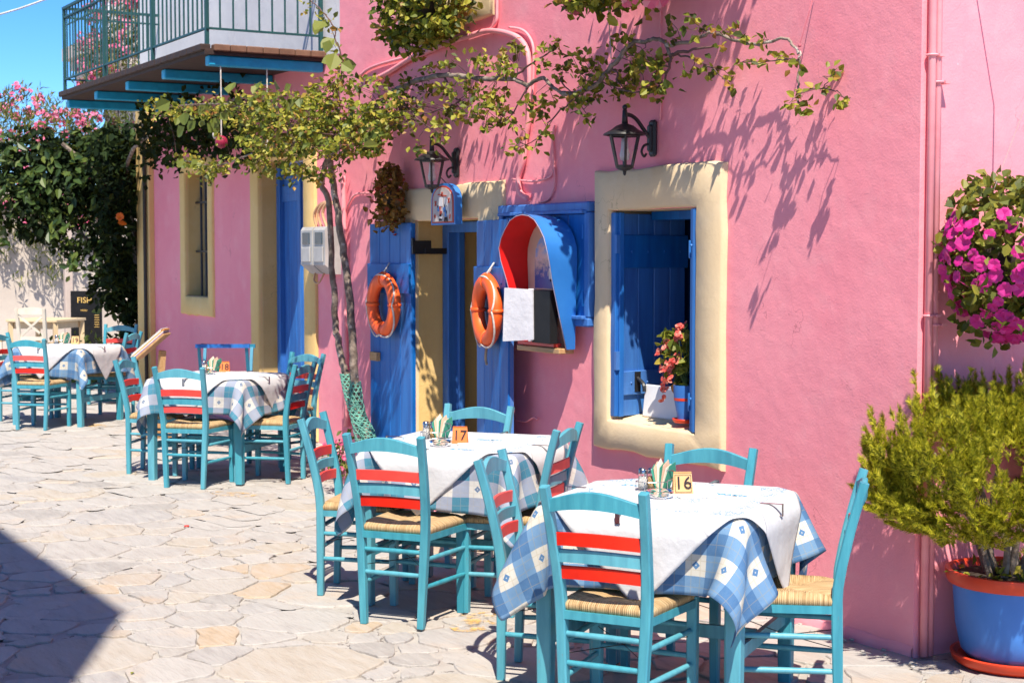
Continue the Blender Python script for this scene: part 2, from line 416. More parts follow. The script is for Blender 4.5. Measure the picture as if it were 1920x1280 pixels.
def voronoi_stones():
    g = random.Random(23); pts = []
    X0, X1, Y0, Y1 = -29.5, -.8, -5.2, 1.25
    cell = .5; grid = {}
    tries = 0
    while tries < 34000:
        tries += 1
        x = g.uniform(X0, X1); y = g.uniform(Y0, Y1); r = g.choice((.15, .19, .23, .28, .36))
        if tries > 17000: r = .13
        gx, gy = int(x // cell), int(y // cell); ok = True
        for a in range(gx - 2, gx + 3):
            for b in range(gy - 2, gy + 3):
                for (px, py, pr_) in grid.get((a, b), ()):
                    if ((px - x) ** 2 + ((py - y) * 1.25) ** 2) < ((r + pr_) * .5 * 1.12) ** 2 * 1.3: ok = False; break
                if not ok: break
            if not ok: break
        if ok: pts.append((x, y, r)); grid.setdefault((gx, gy), []).append((x, y, r))
    out = []
    for (x, y, r) in pts:
        poly = [(x - 1.2, y - 1.2), (x + 1.2, y - 1.2), (x + 1.2, y + 1.2), (x - 1.2, y + 1.2)]
        gx, gy = int(x // cell), int(y // cell)
        gap = g.uniform(.005, .016)
        for a in range(gx - 4, gx + 5):
            for b in range(gy - 4, gy + 5):
                for (px, py, pr_) in grid.get((a, b), ()):
                    if (px, py) == (x, y): continue
                    dx, dy = px - x, py - y; d2 = dx * dx + dy * dy; d = math.sqrt(d2)
                    k = .5 * d + .45 * (r * r - pr_ * pr_) / d - gap         # weighted bisector, moved in by the joint
                    nx_, ny_ = dx / d, dy / d; res = []
                    for i in range(len(poly)):
                        p, q = poly[i], poly[(i + 1) % len(poly)]
                        sp = (p[0] - x) * nx_ + (p[1] - y) * ny_ - k; sq = (q[0] - x) * nx_ + (q[1] - y) * ny_ - k
                        if sp <= 0: res.append(p)
                        if sp * sq < 0:
                            u = sp / (sp - sq); res.append((p[0] + (q[0] - p[0]) * u, p[1] + (q[1] - p[1]) * u))
                    poly = res
                    if len(poly) < 3: break
                if len(poly) < 3: break
            if len(poly) < 3: break
        if len(poly) < 3: continue
        n = len(poly); A = .5 * sum(poly[i][0] * poly[(i + 1) % n][1] - poly[(i + 1) % n][0] * poly[i][1] for i in range(n))
        if A < .01: continue
        # uneven broken edges: split each side, wobble, cut the corners
        q2 = []
        for i in range(n):
            p, q = poly[i], poly[(i + 1) % n]; L = math.hypot(q[0] - p[0], q[1] - p[1])
            m_ = 1 if L < .09 else 2 if L < .28 else 4
            cut = min(.3, .03 / max(L, .02))
            for k in range(m_ + 1):
                u = cut + (1 - 2 * cut) * k / m_
                ww = 0 if m_ == 1 else .013
                q2.append((p[0] + (q[0] - p[0]) * u + g.uniform(-ww, ww), p[1] + (q[1] - p[1]) * u + g.uniform(-ww, ww)))
        out.append((x, y, A, q2))
    return out
def stone_mesh(mb, poly, c, z):
    n = len(poly); cx, cy = c
    P = [(p[0] - cx, p[1] - cy) for p in poly]
    vs = [(p[0] * .965, p[1] * .965, z) for p in P] + [(p[0] * .99, p[1] * .99, z - .003) for p in P] + [(p[0] * 1.01, p[1] * 1.01, -.022) for p in P]
    fs = [tuple(range(n))]
    for r_ in range(2):
        fs += [(r_ * n + i, (r_ + 1) * n + i, (r_ + 1) * n + (i + 1) % n, r_ * n + (i + 1) % n) for i in range(n)]
    mb.add(vs, fs); return mb
st = [s for s in voronoi_stones() if not (s[0] > -10.8 and s[1] > .05) and not s[1] > .95]
def screen_size(s):
    u, v = proj((s[0], s[1], 0)); v0 = Vector((s[0], s[1], 0)) - CAM; k = v0.dot(_fw)
    if k < 3 or u < -120 or u > 2040 or v > 1380: return 0
    return s[2] / k ** 3
st.sort(key=screen_size, reverse=True)
far = MB()
for i, s in enumerate(st):
    z = rnd.uniform(-.005, .0)
    if i < 290:
        mb = stone_mesh(MB(), s[3], (s[0], s[1]), z)
        o = mb.build('paving_stone', STONE, world=False); o.parent = pavement; o.location = (s[0], s[1], 0)
    else:
        m0 = stone_mesh(MB(), s[3], (0, 0), z); far.add(m0.v, m0.f)
tag(far.build('far_paving_stones', STONE, pavement), kind='stuff')
# pebbles and broken mortar along the wall foot
pb = MB()
for i in range(130):
    x = rnd.uniform(-10.6, -4.8) if i < 150 else rnd.uniform(-5.5, -4.6); y = -abs(rnd.gauss(0, .07)) - .03; r = rnd.uniform(.005, .014)
    pb.ball((x, y, r * .3 - .004), r, 6, 4, (1.3, 1, .6))
tag(pb.build('pebbles', STONE, smooth=True), 'small pebbles and mortar crumbs along the foot of the pink wall', 'pebbles', kind='stuff')
# worn yellow paint on the flags
YPAINT = None
def worn_paint():
    m, t, b = nodes('worn_yellow_paint'); v = objcoord(t)
    f = noise(t, v, 14, 6, .7)
    b.inputs['Base Color'].default_value = (.72, .42, .10, 1); b.inputs['Roughness'].default_value = .8
    t.links.new(ramp(t, f, [(.48, (0, 0, 0)), (.62, (.75, .75, .75))]), b.inputs['Alpha']); return m
YPAINT = worn_paint()
for (x, y, sx, sy, a, where) in ((-10.72, -.90, .42, .2, .5, 'before the table in front of the vine trunks'), (-6.42, -1.30, .5, .28, 2.4, 'between the two tables under the blue shutters'), (-15.7, -.5, .5, .22, .4, 'by the table next to the dark creeper')):
    mb = MB(); n = 14
    P = [(sx * .5 * math.cos(2 * math.pi * i / n) * rnd.uniform(.7, 1.1), sy * .5 * math.sin(2 * math.pi * i / n) * rnd.uniform(.7, 1.1)) for i in range(n)]
    mb.add([(p[0], p[1], 0) for p in P], [tuple(range(n))]); o = mb.build('paint_mark', YPAINT); o.location = (x, y, .0035); o.rotation_euler.z = a
    tag(o, 'worn yellow paint smear on the paving ' + where, 'paint mark')

# ------------------------------------------------------------------ the pink house
def wall_mesh(mb, x0, x1, z0, z1, holes, y, step=.5):
    """wall sheet in the x-z plane with rectangular openings"""
    xs = sorted({x0, x1, *[h[0] for h in holes], *[h[1] for h in holes]}); zs = sorted({z0, z1, *[h[2] for h in holes], *[h[3] for h in holes]})
    for i in range(len(xs) - 1):
        for j in range(len(zs) - 1):
            cx = (xs[i] + xs[i + 1]) / 2; cz = (zs[j] + zs[j + 1]) / 2
            if any(h[0] < cx < h[1] and h[2] < cz < h[3] for h in holes): continue
            mb.add([(xs[i], y, zs[j]), (xs[i + 1], y, zs[j]), (xs[i + 1], y, zs[j + 1]), (xs[i], y, zs[j + 1])], [(0, 1, 2, 3)])
    return mb
def reveal(mb, x0, x1, z0, z1, y0, y1, bottom=True):
    mb.add([(x0, y0, z0), (x0, y1, z0), (x0, y1, z1), (x0, y0, z1)], [(0, 3, 2, 1)])
    mb.add([(x1, y0, z0), (x1, y1, z0), (x1, y1, z1), (x1, y0, z1)], [(0, 1, 2, 3)])
    mb.add([(x0, y0, z1), (x1, y0, z1), (x1, y1, z1), (x0, y1, z1)], [(0, 1, 2, 3)])
    if bottom: mb.add([(x0, y0, z0), (x1, y0, z0), (x1, y1, z0), (x0, y1, z0)], [(0, 3, 2, 1)])
    return mb
def surround(ox0, ox1, oz0, oz1, ix0, ix1, iz0, iz1, y, t=.03, open_bottom=False, seed=1, wob=.008):
    """hand-plastered raised band round an opening: rounded, slightly crooked"""
    g = random.Random(seed); K = 9
    def side(a, b): return [(a[0] + (b[0] - a[0]) * k / K, a[1] + (b[1] - a[1]) * k / K) for k in range(K)]
    O = [(ox0, oz0), (ox0, oz1), (ox1, oz1), (ox1, oz0)]; I = [(ix0, iz0), (ix0, iz1), (ix1, iz1), (ix1, iz0)]
    nside = 3 if open_bottom else 4
    ol = []; il = []
    for s in range(nside): ol += side(O[s], O[(s + 1) % 4]); il += side(I[s], I[(s + 1) % 4])
    if open_bottom: ol.append(O[3]); il.append(I[3])
    n = len(ol); rows = []
    cx = (ox0 + ox1) / 2; cz = (oz0 + oz1) / 2
    W = [(g.uniform(-wob, wob), g.uniform(-wob, wob)) for _ in range(n)]
    def row(loop, d, yy, amt):
        out = []
        for (p, q) in zip(loop, W):
            vx = cx - p[0]; vz = cz - p[1]; L = max(abs(vx), abs(vz), .01)
            out.append((p[0] + d * (1 if vx > 0 else -1) * min(1, abs(vx) / .1) + q[0] * amt, yy, p[1] + d * (1 if vz > 0 else -1) * min(1, abs(vz) / .1) + q[1] * amt))
        return out
    rows.append(row(ol, 0, y, 1)); rows.append(row(ol, .004, y - t * .7, 1)); rows.append(row(ol, .016, y - t, 1)); rows.append(row(il, -.014, y - t, .5)); rows.append(row(il, -.003, y - t * .7, .5)); rows.append(row(il, 0, y + .02, .2))
    mb = MB()
    for r_ in rows: mb.v += r_
    mb.n = len(mb.v)
    for r_ in range(len(rows) - 1):
        for i in range(n if not open_bottom else n - 1):
            a = r_ * n + i; b = r_ * n + (i + 1) % n; mb.f.append((a, b, b + n, a + n))
    return mb

HX0, HX1 = -10.87, -4.95
house = thing('pink_house', (-7.9, 2.0, 0), 'bright pink plastered taverna house with cream window and door surrounds', 'house')
DOOR = (-9.64, -8.73, 0., 1.915); WIN = (-7.25, -6.47, .80, 1.93); BWIN = (-8.36, -7.46, 1.34, 1.94); UWIN = (-9.65, -8.72, 3.32, 4.5); UW2 = (-6.9, -6.1, 3.55, 4.6)
wall_mesh(MB(), HX0, HX1, -.05, 6.2, [DOOR, WIN, UWIN], 0).build('front_wall', PINK, house)
sw = MB(); sw.add([(HX1, 0, -.05), (HX1, 5, -.05), (HX1, 5, 6.2), (HX1, 0, 6.2)], [(0, 1, 2, 3)]); sw.add([(HX0, 0, -.05), (HX0, 5, -.05), (HX0, 5, 6.2), (HX0, 0, 6.2)], [(0, 3, 2, 1)])
sw.add([(HX0, 5, -.05), (HX1, 5, -.05), (HX1, 5, 6.2), (HX0, 5, 6.2)], [(0, 3, 2, 1)])
sw.build('side_wall', PINK, house)
rf = MB(); rf.box(((HX0 + HX1) / 2, 2.5, 6.3), (HX1 - HX0 + .3, 5.3, .2)); rf.build('roof', BEIGEP, house)
# crumbling plaster skirt at the foot of the wall
sk = MB(); prof = []
N = 60
for i in range(N + 1):
    x = HX0 + (HX1 - HX0) * i / N; h = .035 + .045 * abs(mnoise.noise(Vector((x * 3.1, 5, 0)))); d = .012 + .03 * abs(mnoise.noise(Vector((x * 4.7, 1, 0))))
    if DOOR[0] - .1 < x < DOOR[1] + .1: h = .004; d = .004
    prof += [(x, -d, -.03), (x, -d * .8, h * .7), (x, -.001, h)]
sk.v = prof; sk.n = len(prof)
for i in range(N):
    for j in range(2): a = i * 3 + j; sk.f.append((a, a + 3, a + 4, a + 1))
sk.build('wall_foot', PINK, house, smooth=True)
# window
ws = surround(-7.40, -6.25, .635, 2.15, *WIN[:2], WIN[2], WIN[3], 0, .035, False, 3).build('window_surround', CREAM, house, auto=50)
rv = MB(); reveal(rv, WIN[0], WIN[1], WIN[2], WIN[3], .02, .56, False)
rv.v = [(p[0] - (.15 if p[0] < -7 else -.05) * (1 if p[1] > .3 else 0), p[1], p[2]) for p in rv.v]; rv.build('window_reveal', CREAM, house)
iwn = MB(); iwn.box((-6.85, .58, 1.36), (1.1, .04, 1.3)); iwn.build('room_dark_panel', mat('navy_room_dark', (.006, .022, .09), .5), house)  # dark panel close behind the opening, painted as the unlit room
for x_ in (-7.0, -6.86, -6.62): q = MB(); q.box((x_, .55, 1.36), (.05, .05, 1.2)); q.build('casement_bar', mat('navy_casement_bar', (.006, .05, .2), .5), house)
sl = MB(); sl.add([(WIN[0], -.02, .79), (WIN[1], -.02, .79), (WIN[1] + .05, .56, .875), (WIN[0] - .15, .56, .875)], [(0, 1, 2, 3)])
sl.build('window_sill', CREAM, house)
def leaf_panel(root, P0, P1, z0, z1, t, nplank, rails, m=BLUE, name='shutter', crown=True, stiles=True, side=1):
    """boarded shutter leaf from P0 to P1 (x,y): separate planks, rails, studs"""
    P0 = Vector((*P0, 0)); P1 = Vector((*P1, 0)); d = P1 - P0; L = d.length; d.normalize(); nn = Vector((d.y, -d.x, 0)) * side
    M3 = Matrix((d, nn, Vector((0, 0, 1)))).transposed()
    core = MB(); core.box(P0 + d * L / 2 + Vector((0, 0, (z0 + z1) / 2)), (L, t * .5, z1 - z0 - .01), M3)
    leaf = core.build(name, m, root)
    wpl = L / nplank
    for k in range(nplank):
        pl = MB(); pl.box(P0 + d * (wpl * (k + .5)) + nn * (t * .32) + Vector((0, 0, (z0 + z1) / 2)), (wpl - .004, t * .4, z1 - z0), M3, .003); pl.build('plank', m, leaf)
    for (za, zb, prd) in rails:
        rl = MB(); rl.box(P0 + d * L / 2 + nn * (t * .52 + prd / 2) + Vector((0, 0, (za + zb) / 2)), (L + .012, prd, zb - za), M3, .003)
        for q in (.12, .37, .63, .88):
            rl.ball(P0 + d * (L * q) + nn * (t * .52 + prd) + Vector((0, 0, (za + zb) / 2)), .007, 6, 4)
        rl.build('rail', m, leaf)
    return leaf, P0, d, nn, L
# left leaf, folded inwards along the reveal
lf, *_ = leaf_panel(house, (-7.235, .03), (-7.325, .52), .815, 1.915, .035, 4, [(1.62, 1.80, .016), (.93, 1.06, .016)], name='window_shutter', side=1)
stl = MB(); stl.bar((-7.235, .012, .815), (-7.235, .012, 1.92), .05, .05, (0, 1, 0), .005); stl.bar((-7.205, .022, .815), (-7.205, .022, 1.92), .018, .03, (0, 1, 0), .003); stl.build('shutter_stile', BLUE, house)
for z in (1.12, 1.75):
    h_ = MB(); h_.bar((-7.205, -.004, z - .05), (-7.205, -.004, z + .05), .022, .022, (0, 1, 0)); h_.build('hinge', BLUE, house)
hd = MB(); hd.tube(smooth_path([(-7.215, .14, 1.02), (-7.16, .14, .99), (-7.15, .14, .95)]), .011, 6); hd.box((-7.225, .14, 1.0), (.02, .04, .11)); hd.build('shutter_handle', BLACKI, lf)
rsh = MB()
for k, (dx, w_, yy) in enumerate(((-.012, .028, -.004), (-.040, .024, .008), (-.066, .022, .02))):
    rsh.bar((WIN[1] + dx, yy, .80), (WIN[1] + dx, yy, 1.925), w_, .05, (0, 1, 0), .005)
rs = rsh.build('window_shutter', BLUEL, house)  # sun on this leaf is put into a paler blue
r2 = MB(); r2.box((WIN[1] - .045, .24, 1.36), (.035, .42, 1.11)); r2.build('rail', BLUE, rs)
for z in (.95, 1.72):
    h_ = MB(); h_.box((WIN[1] - .064, -.004, z), (.012, .03, .09), None, .002); h_.ball((WIN[1] - .03, -.03, z + .02), .008, 6, 4); h_.build('hinge', BLUEL, rs)
hdr = MB(); hdr.box(((WIN[0] + WIN[1]) / 2, .3, 1.905), (WIN[1] - WIN[0] - .004, .1, .045)); hdr.box(((WIN[0] + WIN[1]) / 2, .43, 1.36), (.05, .05, 1.1)); hdr.build('window_frame', BLUE, house)
# dark room behind
rm = MB(); x0, x1, y0, y1, z0, z1 = HX0 + .06, HX1 - .06, .56, 4.9, -.02, 2.9
rm.add([(x0, y1, z0), (x1, y1, z0), (x1, y1, z1), (x0, y1, z1)], [(0, 3, 2, 1)]); rm.add([(x0, y0, z0), (x0, y1, z0), (x0, y1, z1), (x0, y0, z1)], [(0, 1, 2, 3)]); rm.add([(x1, y0, z0), (x1, y1, z0), (x1, y1, z1), (x1, y0, z1)], [(0, 3, 2, 1)])
rm.add([(x0, y0, z1), (x1, y0, z1), (x1, y1, z1), (x0, y1, z1)], [(0, 1, 2, 3)]); rm.add([(x0, y0, z0), (x1, y0, z0), (x1, y1, z0), (x0, y1, z0)], [(0, 1, 2, 3)])
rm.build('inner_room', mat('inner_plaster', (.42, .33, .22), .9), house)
pt = MB(); pt.add([(-8.35, .56, -.02), (-8.35, 4.9, -.02), (-8.35, 4.9, 2.9), (-8.35, .56, 2.9)], [(0, 1, 2, 3)]); pt.build('inner_partition', mat('inner_plaster_gloom', (.12, .10, .08), .9), house)  # darker copy of the room plaster, the room's gloom painted in
# doorway
surround(-9.86, -8.42, 0., 2.138, DOOR[0], DOOR[1], 0., DOOR[3], 0, .03, True, 5).build('door_surround', CREAM, house, auto=50)
rv = MB(); reveal(rv, DOOR[0], DOOR[1], 0, DOOR[3], .02, .56, False); rv.build('door_reveal', OCHRE, house)
fr = MB()
for x in (DOOR[0] + .05, DOOR[1] - .05):
    fr.box((x, .24, .945), (.085, .09, 1.89), None, .006); fr.box((x + (.03 if x < -9 else -.03), .29, .945), (.07, .05, 1.88), None, .006)
fr.box(((DOOR[0] + DOOR[1]) / 2, .24, 1.875), (DOOR[1] - DOOR[0] - .17, .09, .07), None, .006); fr.build('door_frame', BLUE, house)
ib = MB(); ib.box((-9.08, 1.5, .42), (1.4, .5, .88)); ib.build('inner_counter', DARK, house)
iw = MB(); iw.add([(-9.9, 2.0, 0), (-8.4, 2.0, 0), (-8.4, 2.0, 2.6), (-9.9, 2.0, 2.6)], [(0, 1, 2, 3)]); iw.build('inner_wall', CREAM, house)
# door shutters
lsh, P0, d, nn, L = leaf_panel(house, (-10.235, -.040), (-9.590, -.040), .05, 1.905, .045, 4, [(1.43, 1.63, .018), (.25, .42, .018)], name='door_shutter', side=1)
lt = MB(); lt.box((-10.12, -.08, .985), (.11, .035, .06), None, .004); lt.build('latch', WOODT, lsh)
lk = MB(); lk.bar((-10.2, -.012, .3), (-10.2, -.012, .36), .02, .02); lk.bar((-9.7, -.012, 1.4), (-9.7, -.012, 1.46), .02, .02); lk.build('standoff', BLACKI, lsh)
rsh2, *_ = leaf_panel(house, (-8.70, -.025), (-8.115, -.135), .05, 1.90, .045, 4, [(1.42, 1.62, .018), (.25, .42, .018)], name='door_shutter', side=1)
hb = MB(); hb.box((-9.62, -.05, 1.775), (.10, .02, .055), None, .003); hb.box((-9.575, .01, 1.74), (.02, .14, .09), None, .003); hb.box((-9.57, .13, 1.715), (.016, .2, .04), None, .003); hb.build('hinge_bracket', BLACKI, house)
# closed blue shutter window
bw = MB()
for (a, b_, c, d_) in ((-8.42, -7.41, 1.93, 1.985), (-8.42, -7.41, 1.295, 1.345)):
    bw.box(((a + b_) / 2, -.03, (c + d_) / 2), (b_ - a, .06, d_ - c), None, .008); bw.box(((a + b_) / 2, -.05, c if c > 1.5 else d_), (b_ - a - .06, .06, .02), None, .004)
for x in (-8.395, -7.435): bw.box((x, -.028, 1.637), (.05, .056, .58), None, .006)
bo = bw.build('blue_window_frame', BLUE, house)
sh_, *_ = leaf_panel(house, (-8.36, -.025), (-7.465, -.025), 1.352, 1.918, .03, 5, [], name='blue_window_shutter', side=1)
for z in (1.45, 1.82): h_ = MB(); h_.bar((-7.47, -.05, z - .04), (-7.47, -.05, z + .04), .016, .016); h_.build('hinge', BLUE, bo)
# upper window
surround(-9.85, -8.56, 3.14, 4.7, UWIN[0], UWIN[1], UWIN[2], UWIN[3], 0, .03, False, 9).build('upper_window_surround', CREAM, house, auto=50)
uw = MB(); uw.box(((UWIN[0] + UWIN[1]) / 2, .12, 3.9), (UWIN[1] - UWIN[0], .05, 1.2)); uw.build('upper_window_shutter', BLUE, house)
# cables and pipes painted over with the wall
def cable(pxs, d, r, name='wall_cable', m=PINKC):
    mb = MB(); mb.tube(smooth_path([wp(x, y, d) for x, y in pxs], 4), r, 7); return mb.build(name, m, house, smooth=True)
cable([(932, -20), (932, 20), (930, 42), (915, 58), (880, 68), (840, 84), (800, 98), (760, 108), (715, 120), (690, 130), (676, 142)], .016, .011)
cable([(700, 150), (730, 135), (770, 110), (800, 98), (850, 78), (880, 68), (915, 58), (950, 62), (975, 74), (990, 100), (993, 150), (992, 220), (985, 262), (982, 300), (972, 335), (976, 362), (990, 372)], .022, .017)
cable([(955, 52), (975, 55), (990, 66), (1000, 90), (1000, 140), (998, 190)], .015, .009)
cable([(1040, 235), (1036, 260), (1038, 300), (1040, 345), (1030, 372), (1012, 380)], .012, .007)
cable([(960, 336), (1000, 340), (1030, 332), (1038, 318)], .012, .007)
cable([(1238, -10), (1238, 60), (1240, 120), (1238, 225)], .010, .005)
cable([(1140, -10), (1143, 60), (1146, 110)], .25, .003, 'string', STRING)
cable([(643, 330), (646, 450), (648, 600), (650, 800)], .03, .020, 'wall_pipe')
cable([(700, 362), (668, 364), (655, 380), (648, 400)], .012, .008)
for (y, r) in ((.032, .017), (.066, .015)):
    mb = MB(); mb.tube([(HX1 + .03, y, .0), (HX1 + .03, y, 6.0)], r, 8); mb.build('wall_pipe', PINKC, house, smooth=True)
for (z, y) in ((2.52, .032), (2.41, .066), (1.44, .032), (1.40, .066), (.55, .05)):
    mb = MB(); mb.torus((HX1 + .03, y, z), .021, .006, (1, 0, 0), (0, 1, 0), 12, 6); mb.box((HX1 + .03, y + .035, z), (.05, .03, .012)); mb.build('pipe_clip', PINKC, house)
# bits of iron and rope on the wall by the doorway
cable([(965, 785), (985, 790), (1000, 782), (1008, 786)], .03, .006, 'rope_end', PINKC)

# ------------------------------------------------------------------ the left house with the balcony
LY = .85; LX0, LX1 = -18.52, HX0
lh = thing('balcony_house', (-14.7, 3.0, 0), 'set back house with pink ground floor, white upper floor and timber balcony', 'house')
LWIN = (-16.90, -16.17, 1.24, 2.56); LDOOR = (-14.70, -13.57, 0, 2.58)
wall_mesh(MB(), LX0, LX1, -.05, 3.42, [LWIN, LDOOR], LY).build('ground_floor_wall', PINK, lh)
wall_mesh(MB(), LX0, LX1, 3.42, 6.2, [], LY - .004).build('upper_floor_wall', WHITEP, lh)
s2 = MB(); s2.add([(LX0, LY, -.05), (LX0, 6, -.05), (LX0, 6, 6.2), (LX0, LY, 6.2)], [(0, 3, 2, 1)]); s2.box(((LX0 + LX1) / 2, 3.4, 6.3), (LX1 - LX0 + .3, 5.3, .2)); s2.build('side_wall', WHITEP, lh)
surround(-17.07, -16.02, 1.035, 2.72, *LWIN, LY, .03, False, 13).build('window_surround', YELLOW, lh, auto=50)
rv = MB(); reveal(rv, *LWIN, LY + .02, LY + .20); rv.build('window_reveal', OCHRE, lh)
gl = MB(); gl.box((-16.53, LY + .215, 1.9), (.76, .03, 1.36)); gl.build('window_leaf', BLUE, lh)
for k, x in enumerate((-16.75, -16.60, -16.45, -16.30)):
    b_ = MB(); b_.tube([(x, LY + .11, 1.24), (x, LY + .11, 2.56)], .013, 6); b_.build('window_bar', BLACKI, lh)
b_ = MB(); b_.box((-16.535, LY + .11, 1.72), (.73, .03, .022)); b_.box((-16.535, LY + .11, 2.25), (.73, .03, .022)); b_.build('window_crossbar', BLACKI, lh)
surround(-14.92, -13.30, 0, 2.80, *LDOOR, LY, .03, True, 17).build('door_surround', YELLOW, lh, auto=50)
rv = MB(); reveal(rv, *LDOOR, LY + .02, LY + .24, False); rv.build('door_reveal', OCHRE, lh)
for (a, b_) in ((-14.69, -14.14), (-14.13, -13.58)):
    leaf_panel(lh, (a, LY + .24), (b_, LY + .24), .02, 2.56, .05, 3, [(2.2, 2.35, .02), (.2, .45, .02)], name='house_door', side=1)
fr = MB(); fr.box((-14.655, LY + .19, 1.28), (.08, .06, 2.55), None, .006); fr.box((-14.135, LY + .19, 1.28), (.06, .05, 2.55), None, .006); fr.build('door_frame', BLUE, lh)
pl = MB(); pl.box((-18.29, LY - .03, 1.68), (.46, .08, 3.4), None, .012); pl.build('corner_pilaster', YELLOW, lh)
dp = MB(); dp.tube([(-18.10, LY - .10, 0), (-18.10, LY - .10, 3.3)], .022, 8); dp.build('drain_pipe', mat('dark_pipe', (.035, .03, .02), .6), lh)
# balcony
BX0, BX1, BY = -17.78, -13.08, -.26
bal = MB(); nb = 26
bal.box(((BX0 + BX1) / 2, (BY + LY) / 2, 3.405), (BX1 - BX0, LY - BY, .05)); balc = bal.build('balcony_deck', WOODB, lh)
for k in range(nb):
    x0 = BX0 + (BX1 - BX0) * k / nb; b_ = MB(); b_.box((x0 + (BX1 - BX0) / nb / 2, BY - .012 + .02, 3.437), ((BX1 - BX0) / nb - .006, .09, .055), None, .006); b_.build('edge_tile', WOODB, balc)
for k in range(7):
    y0 = BY + .07 + (LY - BY - .08) * k / 7; b_ = MB(); b_.box((BX1 - .012, y0 + .075, 3.437), (.09, (LY - BY - .08) / 7 - .006, .055), None, .006); b_.build('edge_tile', mat('brown_tile', (.20, .10, .06), .75, (.13, .06, .035), 8, bump=.3), balc)
for x in (-13.17, -14.37, -15.51, -16.62, -17.73):
    b_ = MB(); b_.box((x, (BY + LY) / 2 + .02, 3.335), (.10, LY - BY - .06, .085), None, .008); b_.build('joist', BEAM, balc)
rails = MB()
for z, t in ((3.60, .022), (4.27, .022), (4.37, .034)):
    rails.box(((BX0 + BX1) / 2, BY + .03, z), (BX1 - BX0, t, t * .8)); rails.box((BX1 - .03, (BY + LY) / 2, z), (t, LY - BY - .04, t * .8)); rails.box((BX0 + .03, (BY + LY) / 2, z), (t, LY - BY - .04, t * .8))
rl = rails.build('balcony_railing', DGREEN, lh)
bpos = [(BX1 - .03 - (BX1 - BX0 - .06) * k / 39, BY + .03) for k in range(40)] + [(BX1 - .03, BY + .03 + (LY - BY - .05) * k / 9) for k in range(1, 9)] + [(BX0 + .03, BY + .03 + (LY - BY - .05) * k / 9) for k in range(1, 9)]
bme = None
for k, (x, y) in enumerate(bpos):
    if bme is None:
        mb = MB(); mb.tube([(0, 0, 3.60), (0, 0, 4.37)], .0085, 6); bme = mb.mesh('baluster', DGREEN)
    o = bpy.data.objects.new('baluster', bme); sc.collection.objects.link(o); o.parent = rl; o.location = Vector((x, y, 0)) - lh.location
for (x, y) in ((BX0 + .03, BY + .03), (BX1 - .03, BY + .03), (BX1 - .03, LY - .04), (-14.6, BY + .03), (-16.2, BY + .03)):
    p_ = MB(); p_.box((x, y, 3.90), (.032, .032, .95)); p_.build('railing_post', DGREEN, rl)
scr = MB()
for k in range(10):
    x = BX0 + .2 + k * .12
    scr.torus((x, BY + .03, 4.215), .042, .006, (1, 0, 0), (0, 0, 1), 12, 5)
scr.build('scroll_work', DGREEN, rl)

# ------------------------------------------------------------------ houses around
opp = thing('shadow_casting_house', (-13, -7.0, 0), 'plain pale house across the street from the tables', 'house')
OH = 9.0; OX, OY = -7.45 + SUNL.x / SUNL.z * OH, -2.645 + SUNL.y / SUNL.z * OH
opp.location = (OX - 2.5, OY - 1.5, 0)
mb = MB(); mb.box((OX - 2.5, OY - 1.5, OH / 2), (5, 3, OH)); ow = mb.build('wall', COURT, opp)
for k in range(2):
    for z in (1.1, 3.6, 6.2):
        q = MB(); q.box((OX - 1.3 - k * 2.4, OY + .02, z + .6), (1.1, .08, 1.5), None, .01); wn = q.build('window', BLUE, opp)
        q = MB(); q.box((OX - 1.3 - k * 2.4, OY + .06, z - .2), (1.4, .16, .09), None, .01); q.build('sill', CREAM, wn)
# pale courtyard wall at the end of the street
cw = thing('courtyard_wall', (-26.2, 0, 0), 'pale plastered courtyard wall behind the white chairs, dappled by tree shadow', 'wall')
mb = MB(); mb.box((-26.2, .3, 1.25), (.3, 12, 2.6)); mb.build('wall', COURT, cw)
mb = MB(); mb.box((-26.15, .3, 2.66), (.5, 12.1, .22), None, .03); mb.build('coping', COURT, cw)
mb = MB(); mb.box((-24.5, 1.52, 1.15), (.12, .12, 2.5), None, .01); mb.build('post', BEIGEP, cw)
fb = thing('far_house', (-38, 7, 0), 'distant stone house with cornice and small upper balcony behind the oleander', 'house')
mb = MB(); mb.box((-39, 10.6, 3.1), (4, 7.6, 6.2)); mb.box((-39.4, 10.6, 8.2), (3.6, 7.6, 4.0)); mb.build('wall', BEIGEP, fb)
mb = MB()
for (z0_, z1_, yl) in ((5.9, 6.08, 6.15), (6.08, 6.28, 6.0), (6.28, 6.5, 5.85), (6.5, 6.82, 5.65)): mb.box((-38.9 + (6.15 - yl) * .3, (yl + 14.4) / 2, (z0_ + z1_) / 2), (4, 14.4 - yl, z1_ - z0_ - .012))
mb.build('cornice', BEIGEP, fb)
mb = MB()
for k in range(14): mb.bar((-36.9, 5.75 + k * .14, 6.8), (-36.9, 5.75 + k * .14, 7.5), .03, .03)
mb.bar((-36.9, 5.7, 7.5), (-36.9, 7.8, 7.5), .05, .05); mb.build('balcony_railing', WHITEB, fb)
for (yy) in (7.9, 9.9):
    q = MB(); q.box((-36.98, yy, 4.3), (.1, .9, 1.5)); q.build('window', mat('far_shutter', (.30, .45, .55), .7), fb)
